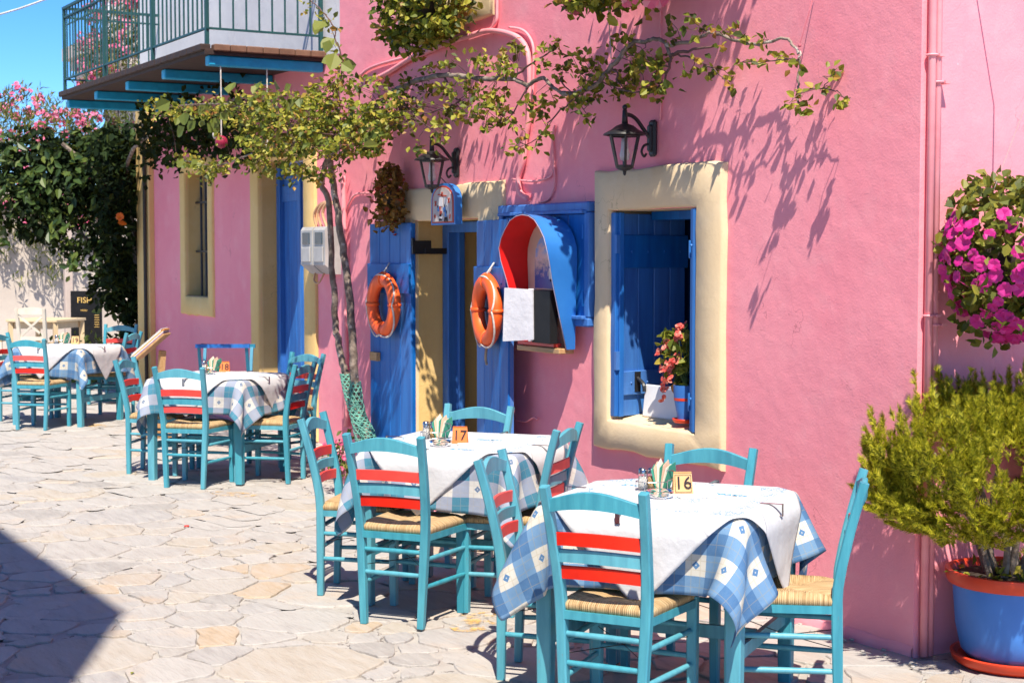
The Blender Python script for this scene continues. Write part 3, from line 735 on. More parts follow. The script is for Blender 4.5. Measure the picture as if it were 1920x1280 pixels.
# ------------------------------------------------------------------ chairs
def rushmat():
    m, t, b = nodes('rush_weave'); tc = t.nodes.new('ShaderNodeTexCoord'); sp = t.nodes.new('ShaderNodeSeparateXYZ'); t.links.new(tc.outputs['Object'], sp.inputs[0])
    ax = mathn(t, 'ABSOLUTE', sp.outputs[0]); ay = mathn(t, 'ABSOLUTE', sp.outputs[1])
    sel = mathn(t, 'GREATER_THAN', ay, ax)
    inv = mathn(t, 'SUBTRACT', 1, sel)
    across = mathn(t, 'ADD', mathn(t, 'MULTIPLY', sel, sp.outputs[0]), mathn(t, 'MULTIPLY', inv, sp.outputs[1]))
    along = mathn(t, 'ADD', mathn(t, 'MULTIPLY', sel, sp.outputs[1]), mathn(t, 'MULTIPLY', inv, sp.outputs[0]))
    oi = t.nodes.new('ShaderNodeObjectInfo')
    cb = t.nodes.new('ShaderNodeCombineXYZ'); t.links.new(mathn(t, 'MULTIPLY', across, 170), cb.inputs[0]); t.links.new(mathn(t, 'MULTIPLY', along, 9), cb.inputs[1]); t.links.new(mathn(t, 'MULTIPLY', oi.outputs['Random'], 50), cb.inputs[2])
    f = noise(t, cb.outputs[0], 1.0, 4, .6)
    col = ramp(t, f, [(.25, (.16, .085, .035)), (.42, (.46, .29, .13)), (.6, (.62, .44, .23)), (.8, (.72, .56, .33))])
    wv = mathn(t, 'SINE', mathn(t, 'MULTIPLY', across, 2 * math.pi / .0075))
    t.links.new(col, b.inputs['Base Color']); b.inputs['Roughness'].default_value = .8
    bumpn(t, b, mathn(t, 'ADD', mathn(t, 'MULTIPLY', wv, .5), f), .8, .004); return m
RUSH = rushmat()
def px_(z): return (.145 + .02 * min(z, .45) / .45) if z < .45 else .165 + .024 * (z - .45) / .435
def py_(z): return (-.20 + .01 * z / .45) if z < .45 else -.19 - .095 * ((z - .45) / .435) ** 1.35
def rail_panel(mb, z_lo, z_hi, arch_top, arch_bot, t, bow, n=12):
    xs = [-1 + 2 * i / n for i in range(n + 1)]; vs = []
    zc = (z_lo + z_hi) / 2; hw = px_(zc) - .008; y0 = py_(zc)
    for u in xs:
        x = u * hw; k = math.cos(u * math.pi / 2) ** 1.2 if abs(u) < 1 else 0; y = y0 - bow * (1 - u * u)
        zt = z_hi + arch_top * k; zb = z_lo + arch_bot * (1 - u * u)
        vs += [(x, y - t / 2, zb), (x, y + t / 2, zb), (x, y + t / 2, zt - .003), (x, y + t / 2 - .004, zt), (x, y - t / 2 + .004, zt), (x, y - t / 2, zt - .003)]
    fs = []
    for i in range(n):
        for j in range(6):
            a = i * 6 + j; b = i * 6 + (j + 1) % 6; fs.append((a, a + 6, b + 6, b))
    fs += [tuple(range(6)), tuple(n * 6 + j for j in range(5, -1, -1))]
    mb.add(vs, fs); return mb
def make_chair():
    t = thing('taverna_chair', (0, 0, 0), 'turquoise taverna chair', 'chair')
    s = .0185; c = .005
    sec = [(-s, -s + c), (-s + c, -s), (s - c, -s), (s, -s + c), (s, s - c), (s - c, s), (-s + c, s), (-s, s - c)]
    for sx in (-1, 1):
        zs = [0, .2, .42, .5, .58, .66, .74, .82, .882]
        mb = MB(); mb.sweep([(sx * px_(z), py_(z), z) for z in zs], sec, True, (0, 1, 0), [.86, .98, 1.06, 1.04, 1, .97, .94, .92, .90]); mb.build('back_post', TURQ, t, False, auto=30)
        mb = MB(); mb.sweep([(sx * .192, .190, z) for z in (0, .2, .44)], [(a * 1.05, b * 1.05) for a, b in sec], True, (0, 1, 0), [.86, 1, 1.02]); mb.build('front_leg', TURQ, t, False, auto=30)
    mb = MB(); rail_panel(mb, .790, .838, .036, .022, .021, .022); mb.build('top_rail', TURQ, t, False, auto=35)
    for (z0, m) in ((.668, REDP), (.606, TURQ), (.545, REDP)):
        mb = MB(); rail_panel(mb, z0, z0 + .048, .006, .006, .013, .018); mb.build('back_slat', m, t, False, auto=35)
    # rush seat
    n = 16; vs = []; fs = []
    for j in range(n + 1):
        for i in range(n + 1):
            u = -1 + 2 * i / n; v = -1 + 2 * j / n; wx = .178 + .028 * (v + 1) / 2
            e = max(abs(u), abs(v)); dg = abs(abs(u) - abs(v))
            z = .462 + .014 * e ** 2 - .010 * math.exp(-(dg / .10) ** 2) * (e > .15) - (.020 * max(0, e - .86) / .14)
            vs.append((u * wx, v * .196, z))
    for j in range(n):
        for i in range(n): a = j * (n + 1) + i; fs.append((a, a + 1, a + n + 2, a + n + 1))
    rim = [i for i in range(n + 1)] + [(n + 1) * k + n for k in range(1, n + 1)] + [n * (n + 1) + i for i in range(n - 1, -1, -1)] + [(n + 1) * k for k in range(n - 1, 0, -1)]
    base = len(vs); m_ = len(rim)
    for lev, (sc_, dz) in enumerate(((1.012, .448), (1.0, .430), (.92, .424))):
        for k in rim: vs.append((vs[k][0] * sc_, vs[k][1] * sc_, dz))
    for k in range(m_):
        k2 = (k + 1) % m_; fs.append((rim[k], base + k, base + k2, rim[k2]))
        for lev in range(2): a = base + lev * m_; fs.append((a + k, a + m_ + k, a + m_ + k2, a + k2))
    fs.append(tuple(base + 2 * m_ + k for k in range(m_)))
    mb = MB(); mb.add(vs, fs); mb.build('seat', RUSH, t, False, smooth=True)
    mb = MB()
    mb.bar((-.19, .205, .415), (.19, .205, .415), .018, .03); mb.bar((-.16, -.2, .415), (.16, -.2, .415), .018, .03)
    for sx in (-1, 1): mb.bar((sx * .170, -.19, .415), (sx * .202, .19, .415), .018, .03)
    mb.build('seat_rail', TURQ, t, False)
    def rung(a, b):
        a = Vector(a); b = Vector(b); q = MB(); q.tube([a, a.lerp(b, .06), a.lerp(b, .5), a.lerp(b, .94), b], [.0085, .0105, .0118, .0105, .0085], 8); q.build('rung', TURQ, t, False, smooth=True)
    for z in (.345, .240): rung((-px_(z), py_(z), z), (px_(z), py_(z), z))
    for z in (.330, .215): rung((-.19, .19, z), (.19, .19, z))
    for sx in (-1, 1):
        for z in (.312, .185): rung((sx * px_(z), py_(z), z), (sx * .19, .19, z))
    mb = MB(); mb.tube([(-.19, .18, .29), (0, 0, .275), (px_(.27), py_(.27), .27)], .0018, 4); mb.tube([(.19, .18, .29), (0, .004, .279), (-px_(.27), py_(.27), .27)], .0018, 4); mb.build('brace_wire', BLACKI, t, False)
    return t
proto = make_chair()
CH = [(-4.787, -1.582, 27, 'with its back to the street, nearest the big flower pot'),
      (-5.464, -1.451, 104, 'between the window table and the doorway table, facing the window table'),
      (-4.62, -0.973, -78, 'right beside the thuja pot, facing the window table'),
      (-5.284, -0.94, 207, 'under the cream window, against the pink wall'),
      (-6.664, -1.514, 23, 'back to the street at the doorway table'),
      (-7.313, -1.445, 100, 'facing the doorway table from the vine side'),
      (-6.616, -1.0, -71, 'facing the doorway table from the window side'),
      (-7.381, -0.901, 205, 'between the doorway table and the blue shutters'),
      (-11.322, -0.966, 15, 'back to the street before the yellow framed door'),
      (-12.123, -0.989, 98, 'facing the folding stand table from the creeper side'),
      (-11.267, -0.408, -75, 'tucked in before the vine trunks'),
      (-12.125, 0.03, -140, 'askew by the wall near the grey meter boxes'),
      (-15.786, -1.014, 12, 'back to the street before the white chairs'),
      (-16.61, -0.978, 100, 'half hidden beyond the farthest table'),
      (-16.529, -0.134, -80, 'between the farthest table and the pilaster'),
      (-18.007, 0.314, 190, 'in front of the dark creeper leaves')]
for i, (x, y, a, where) in enumerate(CH):
    o = proto if i == 0 else copy_tree(proto)
    o.location = (x, y, 0); o.rotation_euler.z = R(60 - a)
    tag(o, 'turquoise chair ' + where, 'chair', 'turquoise chairs round the tables')

# ------------------------------------------------------------------ tables and cloths
def plaidmat(name, deep, mid, white, line, dia):
    m, t, b = nodes(name); uv = t.nodes.new('ShaderNodeUVMap'); sp = t.nodes.new('ShaderNodeSeparateXYZ'); t.links.new(uv.outputs[0], sp.inputs[0])
    p = .158
    fu = mathn(t, 'FRACT', mathn(t, 'ADD', mathn(t, 'DIVIDE', sp.outputs[0], p), 20.25)); fv = mathn(t, 'FRACT', mathn(t, 'ADD', mathn(t, 'DIVIDE', sp.outputs[1], p), 20.25))
    su = mathn(t, 'LESS_THAN', fu, .5); sv = mathn(t, 'LESS_THAN', fv, .5)
    both = mathn(t, 'MULTIPLY', su, sv); any_ = mathn(t, 'MAXIMUM', su, sv)
    col = mixc(t, any_, white, mid); col = mixc(t, both, col, deep)
    def near(f, c, w_): return mathn(t, 'LESS_THAN', mathn(t, 'ABSOLUTE', mathn(t, 'SUBTRACT', f, c)), w_)
    ln = None
    for f in (fu, fv):
        for c in (.25, .64, .86): q = near(f, c, .010); ln = q if ln is None else mathn(t, 'MAXIMUM', ln, q)
    col = mixc(t, mathn(t, 'MULTIPLY', ln, .30), col, line)
    dd = mathn(t, 'ADD', mathn(t, 'ABSOLUTE', mathn(t, 'SUBTRACT', fu, .75)), mathn(t, 'ABSOLUTE', mathn(t, 'SUBTRACT', fv, .75)))
    dm = mathn(t, 'MULTIPLY', mathn(t, 'LESS_THAN', dd, .10), mathn(t, 'GREATER_THAN', dd, .02))
    col = mixc(t, dm, col, dia)
    wvn = t.nodes.new('ShaderNodeCombineXYZ'); t.links.new(mathn(t, 'MULTIPLY', sp.outputs[0], 700), wvn.inputs[0]); t.links.new(mathn(t, 'MULTIPLY', sp.outputs[1], 60), wvn.inputs[1])
    wf = noise(t, wvn.outputs[0], 1, 2)
    col = mixc(t, mathn(t, 'MULTIPLY', wf, .16), col, white)
    t.links.new(col, b.inputs['Base Color']); b.inputs['Roughness'].default_value = .85; b.inputs['Specular IOR Level'].default_value = .2
    tr = t.nodes.new('ShaderNodeBsdfTranslucent'); t.links.new(col, tr.inputs[0]); mx = t.nodes.new('ShaderNodeMixShader'); mx.inputs[0].default_value = .22
    t.links.new(b.outputs[0], mx.inputs[1]); t.links.new(tr.outputs[0], mx.inputs[2]); t.links.new(mx.outputs[0], t.nodes['Material Output'].inputs[0])
    bumpn(t, b, mathn(t, 'ADD', noise(t, uv.outputs[0], 9, 4), mathn(t, 'MULTIPLY', wf, .12)), .35, .02)
    return m
PLAID_A = plaidmat('blue_plaid', (.042, .165, .37), (.135, .29, .50), (.68, .65, .58), (.42, .34, .16), (.06, .20, .42))
PLAID_B = plaidmat('teal_plaid', (.030, .23, .36), (.33, .38, .50), (.70, .68, .64), (.42, .38, .32), (.12, .20, .34))
def whitecloth():
    m, t, b = nodes('white_printed_cloth'); uv = t.nodes.new('ShaderNodeUVMap'); sp = t.nodes.new('ShaderNodeSeparateXYZ'); t.links.new(uv.outputs[0], sp.inputs[0])
    au = mathn(t, 'ABSOLUTE', sp.outputs[0]); av = mathn(t, 'ABSOLUTE', sp.outputs[1]); d = mathn(t, 'MAXIMUM', au, av); e = mathn(t, 'MINIMUM', au, av)
    vo = t.nodes.new('ShaderNodeTexVoronoi'); vo.feature = 'DISTANCE_TO_EDGE'; vo.inputs['Scale'].default_value = 46; t.links.new(uv.outputs[0], vo.inputs['Vector'])
    lace = mathn(t, 'LESS_THAN', vo.outputs['Distance'], .05)
    def band(x, c, w_): return mathn(t, 'LESS_THAN', mathn(t, 'ABSOLUTE', mathn(t, 'SUBTRACT', x, c)), w_)
    ring = band(d, .335, .016); line = mathn(t, 'MAXIMUM', band(d, .312, .0014), band(d, .358, .0014))
    corner = mathn(t, 'MULTIPLY', band(d, .315, .055), mathn(t, 'GREATER_THAN', e, .26))
    seg = mathn(t, 'GREATER_THAN', mathn(t, 'SINE', mathn(t, 'MULTIPLY', e, 46)), -.35)
    ctr = mathn(t, 'MULTIPLY', mathn(t, 'LESS_THAN', d, .15), mathn(t, 'GREATER_THAN', noise(t, uv.outputs[0], 11, 3), .52))
    msk = mathn(t, 'MAXIMUM', mathn(t, 'MULTIPLY', mathn(t, 'MAXIMUM', mathn(t, 'MULTIPLY', ring, seg), mathn(t, 'MAXIMUM', corner, ctr)), lace), mathn(t, 'MULTIPLY', line, seg))
    col = mixc(t, mathn(t, 'MULTIPLY', msk, .9), (.70, .70, .715), (.08, .33, .64))
    t.links.new(col, b.inputs['Base Color']); b.inputs['Roughness'].default_value = .85; b.inputs['Specular IOR Level'].default_value = .2
    tr = t.nodes.new('ShaderNodeBsdfTranslucent'); t.links.new(col, tr.inputs[0]); mx = t.nodes.new('ShaderNodeMixShader'); mx.inputs[0].default_value = .25
    t.links.new(b.outputs[0], mx.inputs[1]); t.links.new(tr.outputs[0], mx.inputs[2]); t.links.new(mx.outputs[0], t.nodes['Material Output'].inputs[0])
    cr = mathn(t, 'MINIMUM', mathn(t, 'ABSOLUTE', mathn(t, 'SUBTRACT', mathn(t, 'ABSOLUTE', mathn(t, 'ADD', sp.outputs[0], sp.outputs[1])), .19)), mathn(t, 'ABSOLUTE', mathn(t, 'SUBTRACT', mathn(t, 'ABSOLUTE', mathn(t, 'SUBTRACT', sp.outputs[0], sp.outputs[1])), .19)))
    crease = mathn(t, 'SUBTRACT', 1, mathn(t, 'MINIMUM', mathn(t, 'MULTIPLY', cr, 90), 1))
    bumpn(t, b, mathn(t, 'ADD', mathn(t, 'MULTIPLY', crease, .25), noise(t, uv.outputs[0], 7, 5)), .5, .025)
    return m
WCLOTH = whitecloth()
TH, HALF = .760, .415
def drape(size, n, rot, off, half, h, skirt, seed, steps=170, wind=(0, 0)):
    """a square cloth dropped on the table top and relaxed until it hangs"""
    g = np.random.default_rng(seed)
    u = np.linspace(-size / 2, size / 2, n); U, V = np.meshgrid(u, u); ca, sa = math.cos(rot), math.sin(rot)
    flat = np.stack([U * ca - V * sa + off[0], U * sa + V * ca + off[1]], -1)
    P = np.concatenate([flat, np.full((n, n, 1), h + .004)], -1); P[..., 2] += g.normal(0, .002, (n, n)); Q = P.copy(); s0 = size / (n - 1)
    def con(sa_, sb_, L, k):
        A = P[sa_]; B = P[sb_]; dlt = B - A; D = np.linalg.norm(dlt, axis=-1, keepdims=True) + 1e-9
        c = dlt * (.5 * k * (D - L) / D); P[sa_] += c; P[sb_] -= c
    S = np.s_
    G = []
    for par in (0, 1):
        G.append((S[:, par:n - 1:2], S[:, par + 1:n:2], s0, 1.)); G.append((S[par:n - 1:2, :], S[par + 1:n:2, :], s0, 1.))
    D2 = s0 * math.sqrt(2)
    for par in (0, 1):
        G.append((S[par:n - 1:2, :-1], S[par + 1:n:2, 1:], D2, .16)); G.append((S[par:n - 1:2, 1:], S[par + 1:n:2, :-1], D2, .16))
    G.append((S[:, :-4], S[:, 4:], 4 * s0, .035)); G.append((S[:-4, :], S[4:, :], 4 * s0, .035))
    gust = g.normal(0, 1, (n, n, 2))
    for k in range(4): gust = (gust + np.roll(gust, 1, 0) + np.roll(gust, -1, 0) + np.roll(gust, 1, 1) + np.roll(gust, -1, 1)) / 5
    for it in range(steps):
        vel = (P - Q) * (.93 if it < steps * .7 else .8); Q = P.copy(); P += vel; P[..., 2] -= .0011
        hang = (P[..., 2] < h - .03)[..., None]
        P[..., :2] += hang * (np.asarray(wind) * .00022 + gust * .0016) * (1 if it < steps * .8 else .3)
        for sub in range(9):
            for a, b, L, k in G: con(a, b, L, k)
            x, y, z = P[..., 0], P[..., 1], P[..., 2]
            hw = half + np.clip((h - z - .01) / .05, 0, 1) * skirt
            dx = hw - np.abs(x); dy = hw - np.abs(y); dz = h - z
            ins = (dx > 0) & (dy > 0) & (dz > 0)
            top = ins & (dz <= np.minimum(dx, dy) + .004); sx = ins & ~top & (dx <= dy); sy = ins & ~top & ~sx
            P[..., 2] = np.where(top, h, z); P[..., 0] = np.where(sx, np.sign(x) * hw, x); P[..., 1] = np.where(sy, np.sign(y) * hw, y)
        onTop = (np.abs(P[..., 0]) < half) & (np.abs(P[..., 1]) < half) & (P[..., 2] < h + .002)
        P[onTop, :2] = Q[onTop, :2] + (P[onTop, :2] - Q[onTop, :2]) * .12
    if 1:
        ex = .012 if not skirt else -.03
        lid = (np.abs(P[..., 0]) < half + ex) & (np.abs(P[..., 1]) < half + ex)
        P[..., 2] = np.where(lid, np.minimum(P[..., 2], h + .0008), P[..., 2])
    return P.reshape(-1, 3), flat.reshape(-1, 2), n
def cloth_obj(name, sim, m, loc, rz, mirror=False):
    P, flat, n = sim; P = P.copy()
    f = [(j * n + i, j * n + i + 1, (j + 1) * n + i + 1, (j + 1) * n + i) for j in range(n - 1) for i in range(n - 1)]
    me = bpy.data.meshes.new(name); me.from_pydata([tuple(p) for p in P], [], f); me.materials.append(m)
    me.polygons.foreach_set('use_smooth', [True] * len(me.polygons))
    uvl = me.uv_layers.new(name='UVMap'); li = np.zeros(len(me.loops), int); me.loops.foreach_get('vertex_index', li)
    uvl.data.foreach_set('uv', flat[li].astype(np.float32).ravel())
    o = bpy.data.objects.new(name, me); sc.collection.objects.link(o); o.location = loc; o.rotation_euler.z = rz
    sm = o.modifiers.new('subdivide', 'SUBSURF'); sm.levels = 1; sm.render_levels = 1
    so_ = o.modifiers.new('thickness', 'SOLIDIFY'); so_.thickness = .0016; so_.offset = 1
    return o
pl_sims = [drape(1.32, 43, R(2), (.0, -.01), HALF, TH + .002, 0, 3, wind=(-.1, -.1)), drape(1.32, 43, R(-3), (.01, .0), HALF, TH + .002, 0, 8, wind=(-.05, -.25))]
wh_sims = [drape(1.02, 39, R(45), (.02, -.03), HALF + .006, TH + .009, .034, 5, wind=(-.3, -.3)), drape(1.02, 39, R(41), (-.02, .0), HALF + .006, TH + .009, .034, 6, wind=(.2, -.6))]
def make_table():
    t = thing('taverna_table', (0, 0, 0), 'turquoise table', 'table')
    mb = MB(); mb.box((0, 0, TH - .016), (HALF * 2 - .05, HALF * 2 - .05, .03), None, .006); mb.build('tabletop', TURQ, t, False)
    for sx in (-1, 1):
        for sy in (-1, 1):
            mb = MB(); s = .031; c = .005; sec = [(-s, -s + c), (-s + c, -s), (s - c, -s), (s, -s + c), (s, s - c), (s - c, s), (-s + c, s), (-s, s - c)]
            mb.sweep([(sx * .365, sy * .365, z) for z in (0, .5, .728)], sec, True, (0, 1, 0), [.84, 1, 1.06]); mb.build('leg', TURQ, t, False)
    for k in range(4):
        a = k * math.pi / 2; M3 = Matrix.Rotation(a, 3, 'Z')
        mb = MB(); mb.box(M3 @ Vector((0, .365, .682)), (.665, .022, .09), M3, .003); mb.build('apron', TURQ, t, False)
    mb = MB(); mb.bar((-.36, -.34, .26), (-.36, .34, .26), .02, .05); mb.bar((.36, -.34, .26), (.36, .34, .26), .02, .05); mb.bar((-.345, 0, .26), (.345, 0, .26), .02, .05); mb.build('stretcher', TURQ, t, False)
    for k in range(4):
        M3 = Matrix.Rotation(k * math.pi / 2, 3, 'Z'); mb = MB(); s_ = HALF + .034
        mb.box(M3 @ Vector((.05, HALF - .005, TH + .0128)), (.018, .084, .002), M3); mb.box(M3 @ Vector((.05, s_ + .004, TH - .008)), (.018, .002, .046), M3); mb.box(M3 @ Vector((.05, s_ - .012, TH - .031)), (.018, .034, .002), M3); mb.build('cloth_clip', STEEL, t, False)
    return t
tproto = make_table()
WHERE = {16: 'between the cream window and the big flower pot', 17: 'in front of the open blue doorway', 18: 'in front of the yellow framed door', 19: 'beside the dark creeper and white chairs'}
TB = [(16, -4.991, -1.235, 24), (17, -6.957, -1.069, 20), (18, -11.69, -.661, 18), (19, -16.177, -.649, 17)]
for i, (num, x, y, a) in enumerate(TB):
    o = tproto if i == 0 else copy_tree(tproto)
    o.location = (x, y, 0); o.rotation_euler.z = R(60 - a)
    tag(o, 'square turquoise wooden table ' + WHERE[num], 'table', 'taverna tables')
    q = cloth_obj('plaid_tablecloth', pl_sims[i % 2], PLAID_A if num in (16, 19) else PLAID_B, (x, y, 0), R(60 - a) + (math.pi if i >= 2 else 0))
    tag(q, 'blue checked cloth on the table ' + WHERE[num], 'tablecloth', 'checked tablecloths')
    q = cloth_obj('white_tablecloth', wh_sims[i % 2], WCLOTH, (x, y, 0), R(60 - a) + (math.pi if i >= 2 else 0))
    tag(q, 'white top cloth on the table ' + WHERE[num], 'tablecloth', 'white top cloths')
    if num in (16, 17):
        for (wx, wy, s_) in (((-4.88, -1.03, 'ΙΘΑΚΗ'), (-5.27, -1.21, 'ΣΤΟΥ')) if num == 16 else ((-6.93, -.95, 'ΙΘΑΚΗ'), (-6.66, -1.25, 'ΣΤΟΥ'))):
            tm = textmesh(s_, .042, .0003); tm.materials.append(mat('print_blue', (.03, .42, .74), .8)); to = bpy.data.objects.new('printed_word', tm); sc.collection.objects.link(to); to.parent = q
            loc = Matrix.Rotation(-q.rotation_euler.z, 3, 'Z') @ (Vector((wx, wy, TH + .0122)) - q.location); to.location = loc; to.rotation_euler.z = R(-8 if num == 16 else 2) + R(a - 60 + 60)*0 + R(0)
    # things on the table
TZ = TH + .0112
NAPG = mat('green_napkin', (.05, .30, .20), .9); NAPP = mat('peach_napkin', (.80, .52, .36), .9); NAPW = mat('cream_napkin', (.80, .72, .58), .9)
SALT = mat('salt', (.78, .76, .72), .9); PEPPER = mat('toothpicks', (.62, .40, .18), .8); SIGNW = mat('sign_wood', (.70, .44, .20), .6, (.60, .34, .13), 12); SIGNO = mat('sign_orange', (.74, .20, .035), .6, (.64, .14, .02), 12); INK = mat('ink', (.02, .012, .02), .8)
ITEMS = {16: dict(caddy=(-5.14, -1.218), sign=(-5.030, -1.150), ash=(-4.97, -1.30), card=(-4.90, -1.17)), 17: dict(caddy=(-7.123, -1.165), sign=(-6.901, -1.13), ash=(-6.84, -1.27), card=(-6.80, -1.11)), 18: dict(caddy=(-12.03, -.62), sign=(-12.0, -.50), ash=(-11.80, -.70), card=(-11.86, -.46)), 19: dict(caddy=(-16.60, -.62), sign=(-16.45, -.50))}
FACE = R(60)   # things read from the street
for num, it in ITEMS.items():
    x, y = it['caddy']; t = thing('condiment_caddy', (x, y, TZ), 'wire caddy with napkins on the table ' + WHERE[num], 'caddy', 'condiment caddies', FACE)
    mb = MB(); mb.torus((0, 0, .035), .062, .0025, (1, 0, 0), (0, .62, 0), 24, 6); mb.torus((0, 0, .004), .062, .0025, (1, 0, 0), (0, .62, 0), 24, 6)
    for a in range(6): c, s = math.cos(a * 1.047), math.sin(a * 1.047); mb.bar((.062 * c, .038 * s, .002), (.062 * c, .038 * s, .036), .003, .003)
    mb.tube(smooth_path([(.06, 0, .036), (.085, 0, .05), (.085, 0, .075), (.05, 0, .078)]), .003, 6); mb.build('rack', STEEL, t, False)
    for k, (dx, m_) in enumerate(((-.036, SALT), (0.0, PEPPER))):
        mb = MB(); mb.lathe([(.0, .004), (.017, .004), (.0185, .03), (.015, .062), (.015, .068)], (dx, .0, 0), 14); sh = mb.build('shaker', GLASS, t, False, smooth=True)
        mb = MB(); mb.lathe([(.0, .008), (.0145, .008), (.0155, .03), (.013, .055), (0, .056)], (dx, 0, 0), 12); mb.build('filling', m_, sh, False, smooth=True)
        mb = MB(); mb.lathe([(.0165, .066), (.0165, .080), (.012, .088), (0, .089)], (dx, 0, 0), 14); mb.build('lid', STEEL, sh, False, smooth=True)
    for k in range(7):
        mb = MB(); dx = .028 + .006 * k * .8; h = .10 + .02 * ((k * 7) % 5) / 4; tilt = -.25 + .09 * k
        M3 = Matrix.Rotation(tilt, 3, 'Y')
        mb.prism([(-.022, 0), (.022, 0), (.026, h * .7), (.008, h), (-.02, h * .8)], (dx, -.012 + .004 * k, .006), M3 @ Vector((.72, .7, 0)), M3 @ Vector((0, 0, 1)), .0016); mb.build('napkin', (NAPG, NAPP, NAPW)[k % 3], t, False)
    x, y = it['sign']; t = thing('number_card', (x, y, TZ), 'sign reading %d on the table ' % num + WHERE[num], 'number sign', 'table number signs', FACE + R(4 if num != 17 else -3))
    m_ = SIGNO if num in (17, 18) else SIGNW
    h, w_, d_ = .082, .078, .028
    for sgn in (-1, 1):
        mb = MB(); o_ = Vector((-w_ / 2, sgn * d_, 0)); up = Vector((0, -sgn * d_, h)).normalized()
        mb.prism([(0, 0), (w_, 0), (w_ - .004, h * 1.05), (.004, h * 1.05)], o_, (1, 0, 0), up, -.005 * sgn * -1 if sgn < 0 else .005); mb.build('panel', m_, t, False)
    tm = textmesh(str(num), .070, .0006); tm.materials.append(INK); to = bpy.data.objects.new('number', tm); sc.collection.objects.link(to); to.parent = t
    to.location = (0, -d_ * .52 - .0045, h * .47); to.rotation_euler = (math.atan2(h, d_), 0, 0)
    if num == 16:
        mb = MB(); e = .0015; M3 = Matrix.Rotation(math.atan2(h, d_), 3, 'X')
        for (a, b_, c, d2) in ((0, .034, .064, e), (0, -.034, .064, e), (.031, 0, e, .068), (-.031, 0, e, .068)): mb.box(Vector((0, -d_ * .52 - .004, h * .47)) + M3 @ Vector((a, b_, 0)), (c, d2, .001), M3)
        mb.build('border', INK, t, False)
    if 'ash' in it:
        x, y = it['ash']; mb = MB(); mb.lathe([(0, .004), (.040, .004), (.046, .012), (.050, .026), (.054, .026), (.053, .010), (.046, .0005), (0, .0005)], (0, 0, 0), 28)
        o = mb.build('ashtray', GLASS, smooth=True); o.location = (x, y, TZ + .001); tag(o, 'clear glass ashtray on the table ' + WHERE[num], 'ashtray', 'glass ashtrays')
        x, y = it['card']; mb = MB(); mb.box((0, 0, .002), (.16, .06, .004)); mb.box((.004, .002, .0055), (.155, .058, .002)); o = mb.build('bill_pad', PAPER); o.location = (x, y, TZ + .0008); o.rotation_euler.z = FACE + R(14); tag(o, 'cream order pad on the table ' + WHERE[num], 'order pad', 'order pads')
# ------------------------------------------------------------------ things on the facade
def lantern(root_xy, z, dy, label, rz):
    """wall lantern: plate, scrolled arm, hood, cage, panes, bulb. Local: y- points out of the wall"""
    t = thing('wall_lantern', (root_xy[0], root_xy[1], z), label, 'lantern', 'black wall lanterns')
    mb = MB(); mb.prism([(-.022, -.10), (.022, -.10), (.034, -.06), (.028, .0), (.036, .06), (.02, .10), (-.02, .10), (-.036, .06), (-.028, 0), (-.034, -.06)], (0, 0, .06), (1, 0, 0), (0, 0, 1), -.0001)
    mb = MB(); mb.box((0, -.014, .06), (.058, .028, .19), None, .012); mb.box((0, -.034, .06), (.036, .022, .14), None, .009); mb.build('wall_plate', BLACKI, t, False)
    mb = MB(); mb.tube(smooth_path([(0, -.03, .055), (0, -.07, .10), (0, -.12, .155), (0, -.165, .175), (0, -dy, .165), (0, -dy, .13)], 5), .0105, 8); mb.tube(smooth_path([(0, -.04, .03), (0, -.07, .02), (0, -.085, -.01), (0, -.07, -.035), (0, -.055, -.02)], 4), .007, 6); mb.build('arm', BLACKI, t, False, smooth=True)
    mb = MB(); mb.ball((0, -dy, .212), .014, 10, 7); mb.tube([(0, -dy, .125), (0, -dy, .2)], [.017, .012], 8); mb.build('finial', BLACKI, t, False, smooth=True)
    mb = MB(); n = 6
    prof = [(.012, .13), (.045, .118), (.070, .098), (.108, .078), (.112, .070), (.095, .070)]; mb.lathe(prof, (0, -dy, 0), 24); mb.build('hood', BLACKI, t, False, auto=40)
    top, bot, zt, zb = .082, .045, .070, -.088
    cg = MB()
    for k in range(n):
        a = 2 * math.pi * (k + .5) / n; c, s = math.cos(a), math.sin(a); a2 = 2 * math.pi * (k + 1.5) / n; c2, s2 = math.cos(a2), math.sin(a2)
        cg.bar((top * c, -dy + top * s, zt), (bot * c, -dy + bot * s, zb), .010, .010)
        cg.bar((bot * c, -dy + bot * s, zb), (bot * c2, -dy + bot * s2, zb), .010, .010); cg.bar((top * c, -dy + top * s, zt - .004), (top * c2, -dy + top * s2, zt - .004), .009, .009)
    cg.lathe([(.048, -.088), (.046, -.098), (.028, -.108), (.010, -.113), (.008, -.128), (.004, -.136), (0, -.137)], (0, -dy, 0), 12); cg.build('cage', BLACKI, t, False)
    for k in range(n):
        a = 2 * math.pi * (k + .5) / n; a2 = 2 * math.pi * (k + 1.5) / n; f = .96
        pn = MB(); pn.add([(top * f * math.cos(a), -dy + top * f * math.sin(a), zt - .006), (top * f * math.cos(a2), -dy + top * f * math.sin(a2), zt - .006), (bot * f * math.cos(a2), -dy + bot * f * math.sin(a2), zb + .004), (bot * f * math.cos(a), -dy + bot * f * math.sin(a), zb + .004)], [(0, 1, 2, 3)]); pn.build('pane', PANE, t, False)
    mb = MB(); mb.lathe([(.0, .055), (.016, .055), (.018, .03), (.020, .0), (.026, -.03), (.022, -.055), (0, -.066)], (0, -dy, 0), 14); mb.build('bulb', mat('frosted_bulb', (.78, .76, .74), .35), t, False, smooth=True)
    return t
